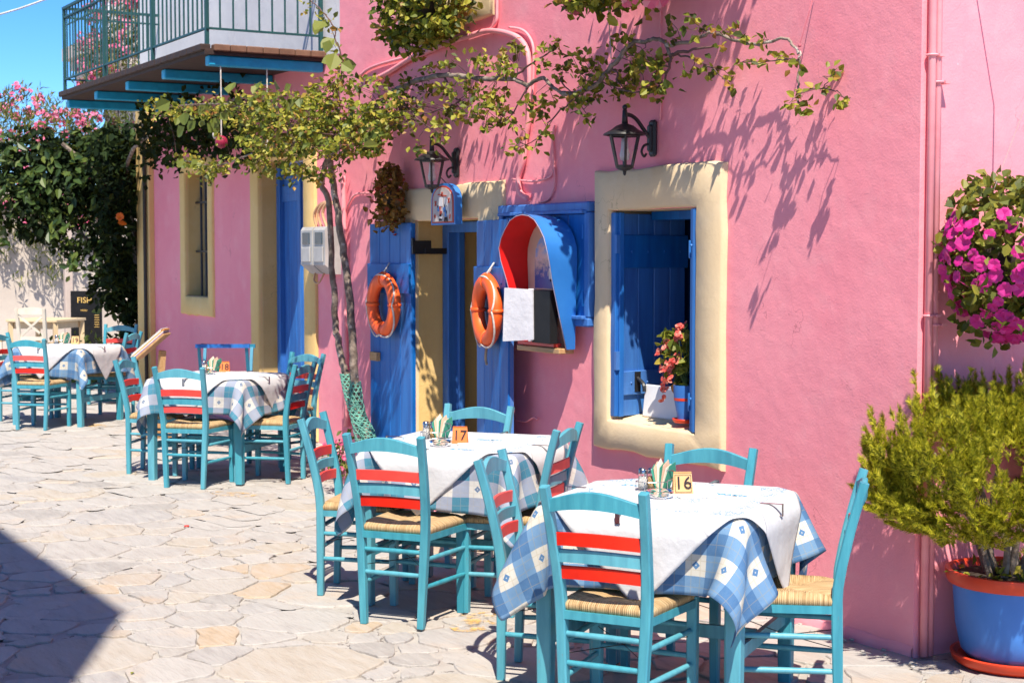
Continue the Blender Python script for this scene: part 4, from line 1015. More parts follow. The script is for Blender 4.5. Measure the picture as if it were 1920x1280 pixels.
def panemat():
    m, t, b = nodes('lantern_pane'); g = t.nodes.new('ShaderNodeBsdfGlossy'); g.inputs['Roughness'].default_value = .05; tr = t.nodes.new('ShaderNodeBsdfTransparent'); tr.inputs[0].default_value = (.93, .92, .94, 1)
    fz = t.nodes.new('ShaderNodeFresnel'); fz.inputs[0].default_value = 1.5; mx = t.nodes.new('ShaderNodeMixShader'); t.links.new(fz.outputs[0], mx.inputs[0]); t.links.new(tr.outputs[0], mx.inputs[1]); t.links.new(g.outputs[0], mx.inputs[2]); t.links.new(mx.outputs[0], t.nodes['Material Output'].inputs[0]); return m
PANE = panemat()
lantern((-6.862, 0), 2.235, .19, 'black wall lantern above the open cream window', 0)
lantern((-9.03, 0), 2.215, .19, 'black wall lantern above the doorway and painted plaque', 0)

def lifebuoy(c, ax, out, label):
    t = thing('lifebuoy', c, label, 'lifebuoy', 'orange lifebuoys on the door shutters'); ax = Vector(ax).normalized(); out = Vector(out).normalized(); up = Vector((0, 0, 1))
    mb = MB(); Rr, r = .172, .050; vs = []; n, m = 48, 12
    for i in range(n):
        a = 2 * math.pi * i / n; d = ax * math.cos(a) + up * math.sin(a); k = 1 + .03 * math.sin(3 * a + 1) - .10 * math.exp(-((math.sin(2 * a)) / .12) ** 2) * (1 if abs(math.cos(2 * a)) > .5 else 0)
        for j in range(m):
            b = 2 * math.pi * j / m; vs.append(d * (Rr + r * k * math.cos(b)) + out * (r * .82 * k * math.sin(b)))
    fs = [(i * m + j, ((i + 1) % n) * m + j, ((i + 1) % n) * m + (j + 1) % m, i * m + (j + 1) % m) for i in range(n) for j in range(m)]
    mb.add(vs, fs); mb.build('ring', ORANGE, t, False, smooth=True)
    for q in range(4):
        a0 = math.pi / 2 * q + .0; a1 = a0 + math.pi / 2; pts = []
        for k in range(9):
            u = k / 8; a = a0 + (a1 - a0) * u; rr = Rr + r * 1.02 + .022 * math.sin(math.pi * u) if 1 else 0
            d = ax * math.cos(a) + up * math.sin(a); sag = math.sin(math.pi * u)
            pts.append(d * (Rr + r * (.62 + .5 * sag)) + out * (r * .82 * (.86 - .55 * sag)) - up * (.02 * sag))
        mb = MB(); mb.tube(smooth_path(pts, 2), .0062, 6); mb.build('grab_rope', ROPE, t, False, smooth=True)
        d = ax * math.cos(a0) + up * math.sin(a0); tg = out.cross(d)
        mb = MB(); mb.torus(d * Rr, r * .97, .007, d, out * .84, 16, 6, 2.2); mb.build('band', ORANGE, t, False, smooth=True)
    mb = MB(); mb.tube(smooth_path([up * (Rr + r * .4) + out * .02, up * (Rr + r + .03) - out * .02 + ax * .012, up * (Rr + r + .06) - out * .045, up * (Rr + r + .03) - out * .035 - ax * .014, up * (Rr + r * .4)]), .0055, 6); mb.build('hanging_loop', ROPE, t, False, smooth=True)
    return t
lifebuoy((-9.885, -.125, 1.352), (1, 0, 0), (0, -1, 0), 'orange lifebuoy hung on the door shutter beside the vine trunks')
b2 = lifebuoy((-8.365, -.165, 1.360), (.98, -.195, 0), (-.195, -.98, 0), 'orange lifebuoy hung on the door shutter beside the red menu box')
mb = MB(); mb.tube(smooth_path([(0, 0, -.215), (.006, -.01, -.26), (-.012, 0, -.30), (.0, .0, -.325)]), .008, 6); mb.build('frayed_rope', mat('frayed_hemp', (.45, .33, .22), .9), b2, False)

# menu box with rounded hood
mx_ = thing('menu_box', (-7.82, -.06, 1.15), 'red lined blue hooded menu box fixed over the closed blue shutter', 'menu box')
def hood_prof(s, grow):
    """arched outline, keyhole-like: wider at the top. s in 0..1 from bottom left over the top to bottom right"""
    pts = []
    hw = .262 + grow
    seq = [(-hw * .92, 1.165), (-hw * .94, 1.35), (-hw * .97, 1.55), (-hw * 1.0, 1.66)]
    for k in range(1, 12): a = math.pi - math.pi * k / 12; seq.append((hw * 1.02 * math.cos(a), 1.67 + (.235 + grow) * math.sin(a)))
    seq += [(hw * 1.0, 1.66), (hw * .97, 1.55), (hw * .94, 1.35), (hw * .92, 1.165)]
    return seq
back = hood_prof(0, 0); K = len(back)
def front_y(i):
    z = back[i][1]; return -.06 - (.05 + .145 * min(1, max(0, (z - 1.165) / .55)))
def frontp(i):
    x, z = back[i]; f = 1.0 + (.03 if z > 1.62 else 0) ; return (-7.795 + x * f, front_y(i), z + (.012 if z > 1.85 else 0))
for (nm, m_, o1, o2) in (('hood', BLUEL, 0.006, 1), ('lining', mat('red_lining', (.80, .012, .010), .45), 0.0, -1)):
    mb = MB(); vs = []
    for i in range(K):
        x, z = back[i]; r_ = o1; nx_ = x / .262; L = math.hypot(x, max(0, z - 1.66)) + 1e-6
        ex = r_ * (x / L if z > 1.66 else (1 if x > 0 else -1)); ez = r_ * (max(0, z - 1.66) / L)
        f = frontp(i); vs += [(-7.80 + x + ex, -.052, z + ez), (f[0] + ex, f[1], f[2] + ez)]
    fs = [(2 * i, 2 * i + 2, 2 * i + 3, 2 * i + 1) if o2 > 0 else (2 * i, 2 * i + 1, 2 * i + 3, 2 * i + 2) for i in range(K - 1)]
    mb.add(vs, fs); mb.build(nm, m_, mx_, smooth=True)
edge = MB(); edge.tube([Vector(frontp(i)) for i in range(K)], .0025, 6); edge.build('hood_edge', mat('hood_edge_paint', (.45, .40, .55), .5), mx_, smooth=True)
pnl = [(x * .98, z) for x, z in back]
mb = MB(); mb.prism(pnl, (-7.80, -.052, 0), (1, 0, 0), (0, 0, 1), .012); mb.build('back_board', mat('menu_tan', (.74, .60, .45), .7), mx_)
pic = MB()
def arch(x0, x1, z0, z1, n=8):
    r_ = (x1 - x0) / 2; return [(x0, z0), (x1, z0)] + [((x0 + x1) / 2 + r_ * math.cos(math.pi * k / n), z1 - r_ * .9 + r_ * .9 * math.sin(math.pi * k / n)) for k in range(n + 1)]
def picmat():
    m, t, b = nodes('menu_photo'); v = objcoord(t, None, False); sp = t.nodes.new('ShaderNodeSeparateXYZ'); t.links.new(v, sp.inputs[0])
    f = noise(t, v, 28, 6, .7); zz = mathn(t, 'ADD', mathn(t, 'MULTIPLY', sp.outputs[2], 1.0), mathn(t, 'MULTIPLY', f, .35))
    t.links.new(ramp(t, zz, [(.0, (.02, .06, .20)), (.60, (.03, .13, .40)), (.66, (.50, .45, .42)), (.72, (.75, .62, .55)), (.77, (.25, .48, .80)), (1.0, (.35, .58, .85))]), b.inputs['Base Color']); b.inputs['Roughness'].default_value = .4; return m
pic.prism(arch(-.165, .165, 1.50, 1.82), (-7.80, -.066, 0), (1, 0, 0), (0, 0, 1), .003); pic.build('photo_print', picmat(), mx_)
mb = MB(); mb.lathe([(0, 1.54), (.016, 1.54), (.016, 1.64), (.006, 1.68), (.006, 1.73), (0, 1.73)], (-7.76, -.072, 0), 10); mb.build('printed_bottle', BLACKB, mx_, smooth=True)
mb = MB(); mb.box((-7.76, -.09, 1.585), (.026, .002, .06)); mb.build('bottle_label', PAPER, mx_)
mb = MB(); mb.box((-7.69, -.071, 1.66), (.012, .006, .31)); mb.build('mullion', mat('menu_tan', (.62, .49, .38)), mx_)
mb = MB(); mb.box((-7.80, -.10, 1.155), (.47, .10, .03), None, .004); mb.build('ledge', WOODT, mx_)
mb = MB(); mb.box((-7.84, -.115, 1.185), (.40, .05, .02)); mb.build('red_lip', REDP, mx_)
bk = thing('menu_book', (-7.82, -.12, 1.20), 'open menu folder with white and black covers standing in the menu box', 'menu book')
mb = MB(); M3 = Matrix.Rotation(R(-4), 3, 'Z'); mb.box((-7.715, -.155, 1.345), (.235, .05, .30), M3, .004); mb.build('black_cover', BLACKB, bk)
mb = MB(); mb.prism([(0, -.01), (.215, .006), (.21, .290), (.012, .298)], (-7.995, -.255, 1.205), Vector((.19, .085, 0)).normalized(), (0, 0, 1), .016); mb.build('white_cover', mat('white_vinyl', (.70, .69, .72), .35, (.58, .57, .61), 5, bump=.5, bscale=9, bdist=.02), bk)
mb = MB(); mb.box((-7.83, -.165, 1.35), (.022, .06, .30), Matrix.Rotation(R(20), 3, 'Z'), .004); mb.build('spine', mat('white_vinyl', (.7, .69, .72)), bk)
mb = MB(); mb.tube(smooth_path([(-7.66, -.055, 1.515), (-7.655, -.055, 1.50), (-7.668, -.055, 1.485), (-7.66, -.055, 1.47)]), .004, 5); mb.build('painted_mark', INK, mx_)

# painted plaque
pq = thing('painted_plaque', (-9.005, -.10, 1.885), 'arched wooden plaque with folk figures hanging under the doorway lantern', 'plaque')
def archp(w_, h, n=10): return [(-w_, 0), (w_, 0), (w_ * .98, h * .62)] + [(w_ * .98 * math.cos(math.pi * k / n), h * .62 + h * .38 * math.sin(math.pi * k / n)) for k in range(1, n)] + [(-w_ * .98, h * .62)]
mb = MB(); mb.prism(archp(.165, .262), (-9.005, -.075, 1.880), (1, 0, 0), (0, 0, 1), .05); mb.build('blue_frame', BLUEL, pq)
mb = MB(); mb.prism(archp(.148, .235), (-9.005, -.123, 1.892), (1, 0, 0), (0, 0, 1), .004); mb.build('red_border', mat('rust_red', (.55, .06, .02), .6), pq)
mb = MB(); mb.prism(archp(.132, .215), (-9.005, -.125, 1.901), (1, 0, 0), (0, 0, 1), .005); mb.build('painted_field', mat('plaque_grey', (.52, .46, .45), .7, (.44, .38, .38), 20), pq)
RS = mat('rust_red', (.55, .06, .02)); y_ = -.1315
def pqbox(pts, m_, nm='painted_figure'):
    mb = MB()
    for (x, z, w_, h_, a) in pts: mb.box((-9.005 + x, y_, 1.901 + z), (w_, .002, h_), Matrix.Rotation(a, 3, 'Y'))
    tag(mb.build(nm, m_, pq), kind='stuff')
pqbox([(0, .165, .12, .008, .1), (.0, .17, .012, .03, .5), (.0, .17, .012, .03, -.5), (-.09, .115, .01, .035, .6), (-.09, .115, .01, .035, -.6), (.09, .13, .01, .035, .6), (.09, .13, .01, .035, -.6), (-.1, .035, .01, .03, 0), (.105, .03, .012, .03, .3), (-.1, .035, .03, .008, 0), (-.02, .05, .03, .035, .1), (-.03, .085, .02, .02, .4)], RS, 'painted_flowers')
pqbox([(-.02, .125, .05, .055, 0), (.055, .12, .04, .05, .3), (.075, .07, .04, .06, -.2), (-.015, .03, .035, .03, 0)], mat('plaque_white', (.72, .70, .72), .7), 'painted_shirts')
pqbox([(-.05, .08, .025, .03, .3), (.03, .075, .03, .03, -.3), (.05, .05, .03, .04, .2)], BLUEL, 'painted_waistcoats')
pqbox([(-.025, .012, .035, .014, 0), (.04, .012, .018, .03, .2), (.065, .012, .018, .03, -.2), (-.055, .095, .012, .016, 0), (.035, .1, .012, .016, 0)], INK, 'painted_shoes')
mb = MB(); mb.tube([(-9.005, -.10, 2.14), (-9.01, -.15, 2.19)], .003, 5); mb.build('hanging_wire', BLACKI, pq)

# electricity meters
em = thing('electric_meter_box', (-12.9, .70, 1.5), 'weathered grey twin electricity meter boxes on the wall behind the vine trunks', 'meter box')
for k, x in enumerate((-13.08, -12.80)):
    mb = MB(); mb.prism([(0, 1.60), (.10, 1.52), (.20, 1.52), (.20, 1.93), (.02, 1.93), (0, 1.90)], (x - .13, .65, 0), (0, 1, 0), (0, 0, 1), .255); bx = mb.build('meter_case', GREYP, em)
    mb = MB(); mb.box((x, .645, 1.83), (.15, .012, .10), None, .003); mb.build('meter_window', mat('meter_glass', (.05, .08, .11), .15), bx)
    mb = MB(); mb.box((x, .643, 1.69), (.19, .012, .13), None, .004); mb.build('meter_door', GREYP, bx)
mb = MB()
for dx in (-.1, .0, .12): mb.tube(smooth_path([(-12.95 + dx, .74, 1.92), (-12.98 + dx * .8, .72, 2.05), (-12.85 + dx * .5, .74, 2.14), (-12.62, .78, 2.08), (-12.5, .80, 1.9 + dx)]), .014, 6)
mb.tube(smooth_path([(-13.1, .74, 1.53), (-13.08, .72, 1.46), (-12.98, .72, 1.44), (-12.9, .74, 1.53)]), .008, 6); mb.build('cable_loop', mat('ochre_cable', (.62, .36, .20), .7), em)

# window sill things
pt_ = thing('begonia_pot', (-6.705, .09, .83), 'small striped blue pot of coral begonias on the open window sill', 'potted flower')
zb = .825
mb = MB(); mb.lathe([(0, .0), (.058, .0), (.068, .012), (.070, .022), (.062, .022), (.055, .012), (0, .012)], (-6.705, .09, zb), 20); mb.build('saucer', POTRED, pt_, smooth=True)
mb = MB(); mb.lathe([(0, .014), (.040, .014), (.060, .12), (.064, .195), (.060, .195), (.055, .18), (0, .175)], (-6.705, .09, zb), 20); mb.build('pot', POTBLUE, pt_, auto=40)
mb = MB(); mb.lathe([(.0585, .115), (.0605, .116), (.0612, .130), (.0592, .130)], (-6.705, .09, zb), 20); mb.build('red_band', POTRED, pt_)
g = np.random.default_rng(4); pp = []
for k in range(150): a = g.uniform(0, 6.28); h = g.uniform(0, 1); r_ = .02 + .085 * math.sin(h * 2.6) * g.uniform(.4, 1); pp.append((-6.735 + r_ * math.cos(a) * 1.0 - .035 * h, .07 + r_ * math.sin(a) * .8, zb + .19 + .29 * h))
tag(leaves(pp, (.2, -.6, .8), .052, 21, 1.3).build('foliage', VINELEAF, pt_), kind='stuff')
mb = MB()
for k in range(9): a = k * .7; mb.tube([(-6.705, .09, zb + .17), (-6.72 + .03 * math.cos(a), .08 + .03 * math.sin(a), zb + .3), (-6.74 + .07 * math.cos(a), .07 + .06 * math.sin(a), zb + .42)], [.004, .003, .002], 5)
mb.build('stem', mat('green_stem', (.10, .16, .03), .7), pt_)
hd_ = []
for (dx, dz, dy, nfl) in ((-.13, .36, -.03, 5), (-.085, .40, -.03, 10), (-.045, .40, -.02, 8), (-.005, .49, 0, 10), (.02, .45, -.03, 7), (-.06, .27, -.05, 12), (-.02, .30, -.05, 8), (-.1, .27, -.04, 5), (-.035, .22, -.06, 8), (.005, .335, -.03, 8), (-.085, .17, -.05, 4), (-.07, .12, -.04, 3)):
    for k in range(nfl): hd_.append((-6.705 + dx + g.normal(0, .014), .06 + dy + g.normal(0, .014), zb + dz + g.normal(0, .010)))
tag(flowers(hd_, (.3, -.8, .4), .017, 5, 4, .2).build('blossoms', CORAL, pt_), kind='stuff')
mb = MB(); mb.box((0, 0, .088), (.30, .016, .176), None, .006); o = mb.build('white_board', WHITEB); o.location = (-7.01, .15, .815); o.rotation_euler = (R(-7), 0, R(5)); tag(o, 'plain white plastic board leaning on the window sill beside the begonia', 'board')

# ------------------------------------------------------------------ vine (bougainvillea) over the doorway
vine = thing('bougainvillea_vine', (-10.38, -.14, 0), 'old bougainvillea with two slender trunks trained along the pink wall', 'vine')
def branch(pxs, r0, r1, name='branch', m=TWIG, k=4, n=7, wig=0.):
    P = smooth_path([wp(*p) for p in pxs], k); N = len(P)
    if wig: P = [p + Vector((rnd.gauss(0, wig), rnd.gauss(0, wig), rnd.gauss(0, wig))) for p in P]
    mb = MB(); mb.tube(P, [r0 + (r1 - r0) * i / (N - 1) for i in range(N)], n); o = mb.build(name, m, vine, smooth=True); return P
gy = -10.38
branch([(700, 893, .13), (691, 816, .14), (674, 775, .15), (667, 723, .16), (664, 682, .17), (660, 620, .18), (655, 552, .20), (648, 500, .22), (640, 449, .24), (631, 380, .27), (621, 320, .30), (618, 290, .33)], .034, .022, 'trunk', BARK, 4, 9, .003)
branch([(694, 890, .16), (675, 800, .17), (658, 744, .18), (650, 703, .18), (643, 682, .19), (633, 634, .20), (628, 603, .20), (627, 552, .22), (622, 500, .24), (616, 380, .28), (603, 349, .30), (608, 318, .32), (618, 290, .33)], .028, .019, 'trunk', BARK, 4, 9, .003)
net = MB()
for ph in range(2):
    P = smooth_path([wp(*p) for p in ([(700, 893, .14), (691, 816, .15), (674, 775, .16), (666, 715, .17)], [(694, 890, .165), (675, 800, .175), (658, 744, .185), (647, 700, .19)])[ph]], 8)
    for s_ in (-1, 1):
        for q in range(7):
            net.tube([P[i] + (Vector((math.cos(s_ * i * .5 + q * .9), math.sin(s_ * i * .5 + q * .9), 0)) * (.037 + .022 * (1 - i / len(P)))) for i in range(len(P))], .0032, 4)
    for i in range(len(P) - 1): net.torus(P[i], .037 + .022 * (1 - i / len(P)), .003, (1, 0, 0), (0, 1, 0), 12, 4)
net.build('trunk_netting', GREENMESH, vine)
BR = [([(618, 292, .33), (590, 262, .40), (545, 235, .48), (490, 212, .52), (430, 198, .52), (360, 196, .5), (300, 205, .5)], .016, .004),
      ([(590, 262, .40), (530, 275, .5), (470, 290, .5), (400, 312, .5), (345, 300, .5)], .011, .003),
      ([(618, 292, .33), (650, 255, .30), (700, 205, .27), (745, 168, .25), (790, 150, .24), (830, 142, .24), (870, 144, .24), (920, 148, .22), (962, 148, .20), (990, 160, .20), (1003, 152, .2), (1020, 148, .2), (1040, 165, .2), (1055, 178, .2)], .020, .010),
      ([(960, 148, .2), (985, 128, .22), (1005, 113, .22), (1030, 100, .22), (1046, 84, .22)], .008, .003), ([(830, 142, .24), (850, 180, .26), (862, 190, .27), (840, 200, .3), (800, 212, .3), (780, 200, .3)], .008, .004),
      ([(1055, 178, .2), (1090, 172, .2), (1120, 158, .2), (1142, 130, .2), (1160, 112, .19), (1172, 92, .18), (1190, 80, .18), (1215, 76, .17), (1235, 74, .17), (1250, 86, .16), (1258, 104, .16)], .015, .009),
      ([(1235, 74, .17), (1262, 86, .16), (1300, 76, .15), (1330, 62, .14), (1350, 66, .13), (1380, 76, .12), (1410, 82, .11), (1440, 80, .10), (1472, 71, .09), (1486, 82, .09), (1497, 96, .09), (1500, 108, .09), (1498, 150, .10), (1497, 175, .10), (1497, 192, .1)], .010, .005),
      ([(1258, 104, .16), (1290, 96, .15), (1330, 88, .14), (1345, 86, .14)], .009, .004), ([(1258, 104, .16), (1285, 105, .15), (1312, 118, .15), (1340, 130, .14), (1372, 165, .14)], .006, .002), ([(1258, 104, .16), (1250, 140, .17), (1225, 170, .18), (1190, 172, .2), (1160, 168, .2)], .007, .003),
      ([(1499, 112, .10), (1470, 112, .12), (1435, 116, .13), (1392, 118, .13)], .004, .002), ([(1498, 172, .10), (1530, 167, .09), (1550, 167, .08), (1570, 172, .07), (1590, 190, .07)], .004, .002), ([(1540, 166, .09), (1555, 150, .08), (1565, 128, .07)], .003, .0015),
      ([(640, 150, .35), (640, 110, .36), (632, 80, .38), (622, 45, .40), (605, 22, .42), (585, 5, .44), (570, -14, .46)], .006, .003), ([(1142, 130, .2), (1160, 140, .2), (1155, 150, .2), (1168, 162, .2)], .005, .003), ([(1090, 172, .2), (1060, 200, .22), (1030, 230, .22), (1005, 262, .22), (965, 278, .22)], .006, .002),
      ([(745, 168, .25), (770, 210, .3), (800, 235, .32), (830, 255, .32)], .007, .003), ([(990, 160, .2), (975, 190, .22), (950, 225, .24), (910, 240, .26)], .006, .002), ([(650, 255, .3), (690, 270, .32), (715, 285, .32)], .007, .002), ([(1046, 150, .2), (1075, 180, .22), (1100, 215, .22)], .005, .002), ([(940, 148, .2), (925, 125, .2), (895, 112, .2)], .005, .002)]
skel = []
for (p, r0, r1) in BR: skel += branch(p, r0, r1, 'branch', BARK if r0 > .009 else TWIG, 4, 6, .0035)
CL = '968,82 974,99 951,103 1021,88 1045,81 1039,96 955,131 1015,120 1071,101 1090,105 1122,111 1172,71 1144,79 1064,124 1086,135 1112,128 1047,131 1045,150 1109,157 1100,150 1118,162 1124,180 1101,191 1080,176 1092,182 1062,202 1039,189 1013,189 991,195 1020,210 1022,244 1101,217 964,277 1011,270 985,270 1184,97 1212,101 1187,127 1184,154 1171,174 1152,176 1229,135 1229,165 947,229 968,234 944,176 1257,41 1295,34 1257,72 1288,55 1318,55 1330,50 1304,69 1360,60 1379,55 1398,72 1421,76 1433,72 1351,90 1309,111 1293,135 1321,130 1344,135 1335,140 1368,142 1368,165 1194,102 1194,125 1239,109 1236,125 1225,137 1194,156 1229,161 1243,154 1225,179 1189,172 1393,116 1421,116 1435,116 1464,107 1480,114 1501,125 1496,179 1496,196 1501,212 1515,198 1480,193 1532,163 1548,161 1557,144 1564,132 1574,182 1588,189 906,116 919,122 943,101 892,110 949,131 806,127 838,112 842,124 797,159 825,161 802,174 834,174 881,169 915,165 919,184 872,144 892,187 862,210 900,214 934,225 750,202 778,197 731,215 712,212 790,219 862,219 912,240 944,225 972,278 816,244 828,259 700,278 712,281 787,281 850,205 880,200 905,200 760,230 780,240 740,180 720,160 700,150 760,160 930,200 1005,215 1145,150 1130,140 1180,140 1205,165 1210,120 1165,155'
cl = [tuple(map(int, s.split(','))) for s in CL.split()]
def cl_d(x): return .30 - .21 * (x - 700) / 900
lv = []; big = []; tw = MB()
g = np.random.default_rng(77)
def cluster(x, y, d, nlv, rad):
    c = wp(x, y, max(.03, d + g.normal(0, .055))); nb_ = min(skel, key=lambda q: (q - c).length)
    if (nb_ - c).length < .5:
        mid = nb_.lerp(c, .55) + Vector((g.normal(0, .015), g.normal(0, .015), .01)); tw.tube([nb_, mid, c], [.0028, .002, .0012], 4)
    for k in range(nlv): lv.append(tuple(c + Vector((g.normal(0, rad), g.normal(0, rad * .9), g.normal(0, rad * .75)))))
for (x, y) in cl: cluster(x, y, cl_d(x), int(g.uniform(9, 16) if x < 1250 else g.uniform(5, 9)), .026 if x < 1250 else .018)
for k in range(105):        # dense crown over the trunks
    a = g.uniform(0, 6.28); r_ = math.sqrt(g.uniform(0, 1)); x = 645 + 110 * r_ * math.cos(a); y = 215 + 76 * r_ * math.sin(a) + (x - 655) * -.06
    cluster(x, y, g.uniform(.18, .62), 20, .040)
for k in range(60): cluster(g.uniform(470, 620), g.uniform(165, 285), g.uniform(.3, .7), 18, .042)
for k in range(24): cluster(g.uniform(700, 960), 205 + g.normal(0, 32), g.uniform(.15, .4), 12, .035)
for (x, y, rx, ry, n_) in ((400, 318, 34, 20, 16), (505, 305, 40, 26, 18), (345, 300, 22, 12, 7), (480, 240, 45, 30, 22), (330, 208, 55, 12, 16), (420, 205, 60, 16, 24), (520, 210, 60, 25, 16), (560, 320, 30, 12, 7), (600, 325, 20, 14, 6)):
    for k in range(n_): cluster(x + g.normal(0, rx * .55), y + g.normal(0, ry * .55), g.uniform(.35, .65), 12, .042)
for (x, y) in ((630, 90), (620, 55), (602, 30), (585, 8), (640, 120), (612, 42), (634, 105), (645, 135), (576, -4)): cluster(x, y, .4, 9, .035)
tag(leaves(lv, (.55, -.45, .75), .040, 3, 1.35, .9, .5, .22).build('foliage', VINELEAF, vine), kind='stuff')
# larger heart-shaped leaves of the shoots under the balcony
bp = []
for (x, y) in ((300, 190), (320, 188), (345, 190), (355, 205), (370, 192), (400, 200), (425, 195), (445, 190), (440, 180), (470, 195), (495, 190), (500, 205), (520, 208), (530, 165), (545, 165), (335, 225), (360, 232), (385, 230), (410, 215), (560, 185), (640, 120), (625, 75), (632, 105), (610, 40), (480, 155), (655, 240), (590, 250), (700, 245), (720, 265), (520, 250), (380, 318), (500, 320), (535, 300), (540, 310), (350, 298), (370, 296)):
    for k in range(2): bp.append(tuple(wp(x + g.normal(0, 7), y + g.normal(0, 5), .55 + g.normal(0, .06))))
tag(leaves(bp, (.5, -.7, .35), .10, 5, 1.12, .5, 1.2, .15).build('large_leaves', leafmat('shoot_leaf', [(0, (.10, .15, .03)), (.6, (.19, .23, .05)), (1, (.27, .29, .07))], .4), vine), kind='stuff')
tag(tw.build('twigs', TWIG, vine), kind='stuff')

# leaves hanging below the balcony, shade put into their dark colour
dk = thing('balcony_creeper', (-13.6, .6, 0), 'dark shaded creeper hanging in front of the wall under the balcony', 'creeper')
pp = []
for k in range(1500): x = g.uniform(262, 470); y = 245 + g.normal(0, 32) + (x - 370) * -.05; p = wp(x, y, -.15 - g.uniform(0, .5)); pp.append(tuple(p))
tag(leaves(pp, (.4, -.6, .6), .075, 9, 1.4).build('foliage', SHADELEAF, dk), kind='stuff')
mb = MB(); mb.tube(smooth_path([(-19.05, .95, 0), (-19.0, .9, 1.6), (-18.3, .62, 2.75), (-16.2, .4, 3.0), (-14.8, .35, 3.05), (-13.6, .3, 3.1)]), [.022] * 20 + [.012], 6); mb.build('stem', BARK, dk)

# hanging plants against the wall
def hanging(name, c, rx, ry, rz_, n, size, leafm, label, seed, cat='hanging plant', flo=None, trail=0.):
    t = thing(name, (c[0], c[1], c[2] - rz_), label, cat); g2 = np.random.default_rng(seed); pp = []
    while len(pp) < n:
        v = g2.normal(size=3); v /= np.linalg.norm(v); k = g2.uniform(.55, 1.05) ** .6
        lump = 1 + .38 * mnoise.noise(Vector(v * 2.3) + Vector((seed, 0, 0)))
        q = (c[0] + v[0] * rx * k * lump, c[1] + v[1] * ry * k * lump, c[2] + v[2] * rz_ * k * lump)
        if q[1] > -.015 and q[0] < HX1 + .015: continue
        pp.append(q)
    if trail:
        for k in range(int(n * .25)):
            a = g2.integers(0, 9); pp.append((c[0] + rx * (-.8 + .2 * a) + g2.normal(0, .02), c[1] + g2.normal(0, .05), c[2] - rz_ * .6 - trail * g2.uniform(0, 1) ** 1.5 * (.4 + .6 * ((a * 37) % 7) / 6)))
    tag(leaves(pp, (.5, -.5, .7), size, seed, 1.35).build('foliage', leafm, t), kind='stuff')
    core = MB(); core.lathe([(0, -.5), (.32, -.42), (.5, -.1), (.52, .1), (0, .12)], (0, 0, 0), 18); core.v = [(c[0] + p[0] * rx, c[1] + p[1] * ry, c[2] + p[2] * rz_) for p in core.v]; core.build('basket', SOIL, t, smooth=True)
    if flo:
        fm, nf, fs = flo; ff = []
        while len(ff) < nf:
            v = g2.normal(size=3); v /= np.linalg.norm(v)
            q = (c[0] + v[0] * rx * 1.03, c[1] + v[1] * ry * 1.03, c[2] + v[2] * rz_ * 1.0 )
            if v[2] > flo_max(seed) or (q[1] > -.015 and q[0] < HX1 + .02): continue
            ff.append(q)
        for k, q in enumerate(ff):
            out = (Vector(q) - Vector(c)).normalized(); fo = flowers([q], out + Vector((.3, -.2, .1)), fs, seed * 100 + k, 5, .22, .3); fo.build('blossom', fm, t)
    return t
def flo_max(seed): return .45 if seed == 31 else 1.0
hanging('trailing_window_plant', (-8.98, -.27, 3.30), .50, .24, .30, 2300, .046, VINELEAF, 'bushy trailing plant spilling from the upper window ledge', 33, trail=.20)
hanging('dried_flower_bunch', (-9.78, -.13, 2.10), .14, .09, .20, 480, .045, DRYLEAF, 'hanging bunch of dried brown and red flowers above the blue door shutter', 35, 'dried flowers', trail=.16)
hanging('flower_basket', (-6.78, -.30, 3.19), .52, .2, .30, 900, .055, VINELEAF, 'hanging flower basket with pink blooms above the lantern by the window', 37, flo=(PINKPETAL, 26, .045), trail=.05)
hanging('shadow_flower_basket', (-5.95, -.30, 3.95), .38, .2, .42, 900, .055, VINELEAF, 'added unseen flower basket that shades the pink wall', 39, flo=(PINKPETAL, 10, .045))  # added out of view to throw a shadow on the wall
pb_ = hanging('petunia_basket', (-4.60, .26, 1.69), .32, .32, .36, 2100, .045, leafmat('petunia_leaf', [(0, (.05, .07, .012)), (.5, (.15, .17, .02)), (1, (.3, .27, .04))], .3), 'hanging basket of magenta petunias beside the house corner', 31, flo=(PETAL, 300, .030))
mb = MB()
for a in range(3): mb.tube([(-4.60 + .2 * math.cos(a * 2.1), .26 + .2 * math.sin(a * 2.1), 1.8), (-4.60, .26, 2.35)], .0018, 4)
mb.tube([(-4.60, .26, 2.35), (-4.62, .27, 2.9), (-4.96, .27, 2.95)], .004, 5); mb.build('hanging_wire', STRING, pb_)
mb = MB(); mb.tube([wp(1500, 82, .09), wp(1518, 20, .06), wp(1530, -25, .02)], .003, 4); mb.ball(wp(1499, 86, .09), .008, 6, 5); tag(mb.build('tie_string', mat('red_string', (.5, .12, .16), .8)), 'thin red string tying the vine tip to the wall', 'string')

# ------------------------------------------------------------------ potted thuja
PX, PY = -4.650, .285
th = thing('potted_thuja', (PX, PY, 0), 'bushy yellow green thuja in a big blue pot with red rim', 'potted shrub')
mb = MB(); mb.lathe([(0, .0), (.235, .0), (.258, .018), (.265, .045), (.252, .048), (.235, .03), (0, .028)], (PX, PY, 0), 48); mb.build('saucer', POTRED, th, auto=40)
mb = MB(); mb.lathe([(0, .03), (.195, .03), (.222, .06), (.245, .16), (.256, .30), (.258, .345)], (PX, PY, 0), 48); mb.build('pot', POTBLUE, th, auto=50)
mb = MB(); mb.lathe([(.250, .335), (.276, .337), (.284, .352), (.290, .378), (.288, .392), (.272, .394), (.262, .386), (.255, .35)], (PX, PY, 0), 48); mb.build('rim', POTRED, th, auto=50)
mb = MB(); mb.lathe([(.262, .36), (.15, .372), (0, .375)], (PX, PY, 0), 30); mb.build('soil', SOIL, th, smooth=True)
g = np.random.default_rng(91)
CT = Vector((PX - .03, PY - .04, .79)); stems = []
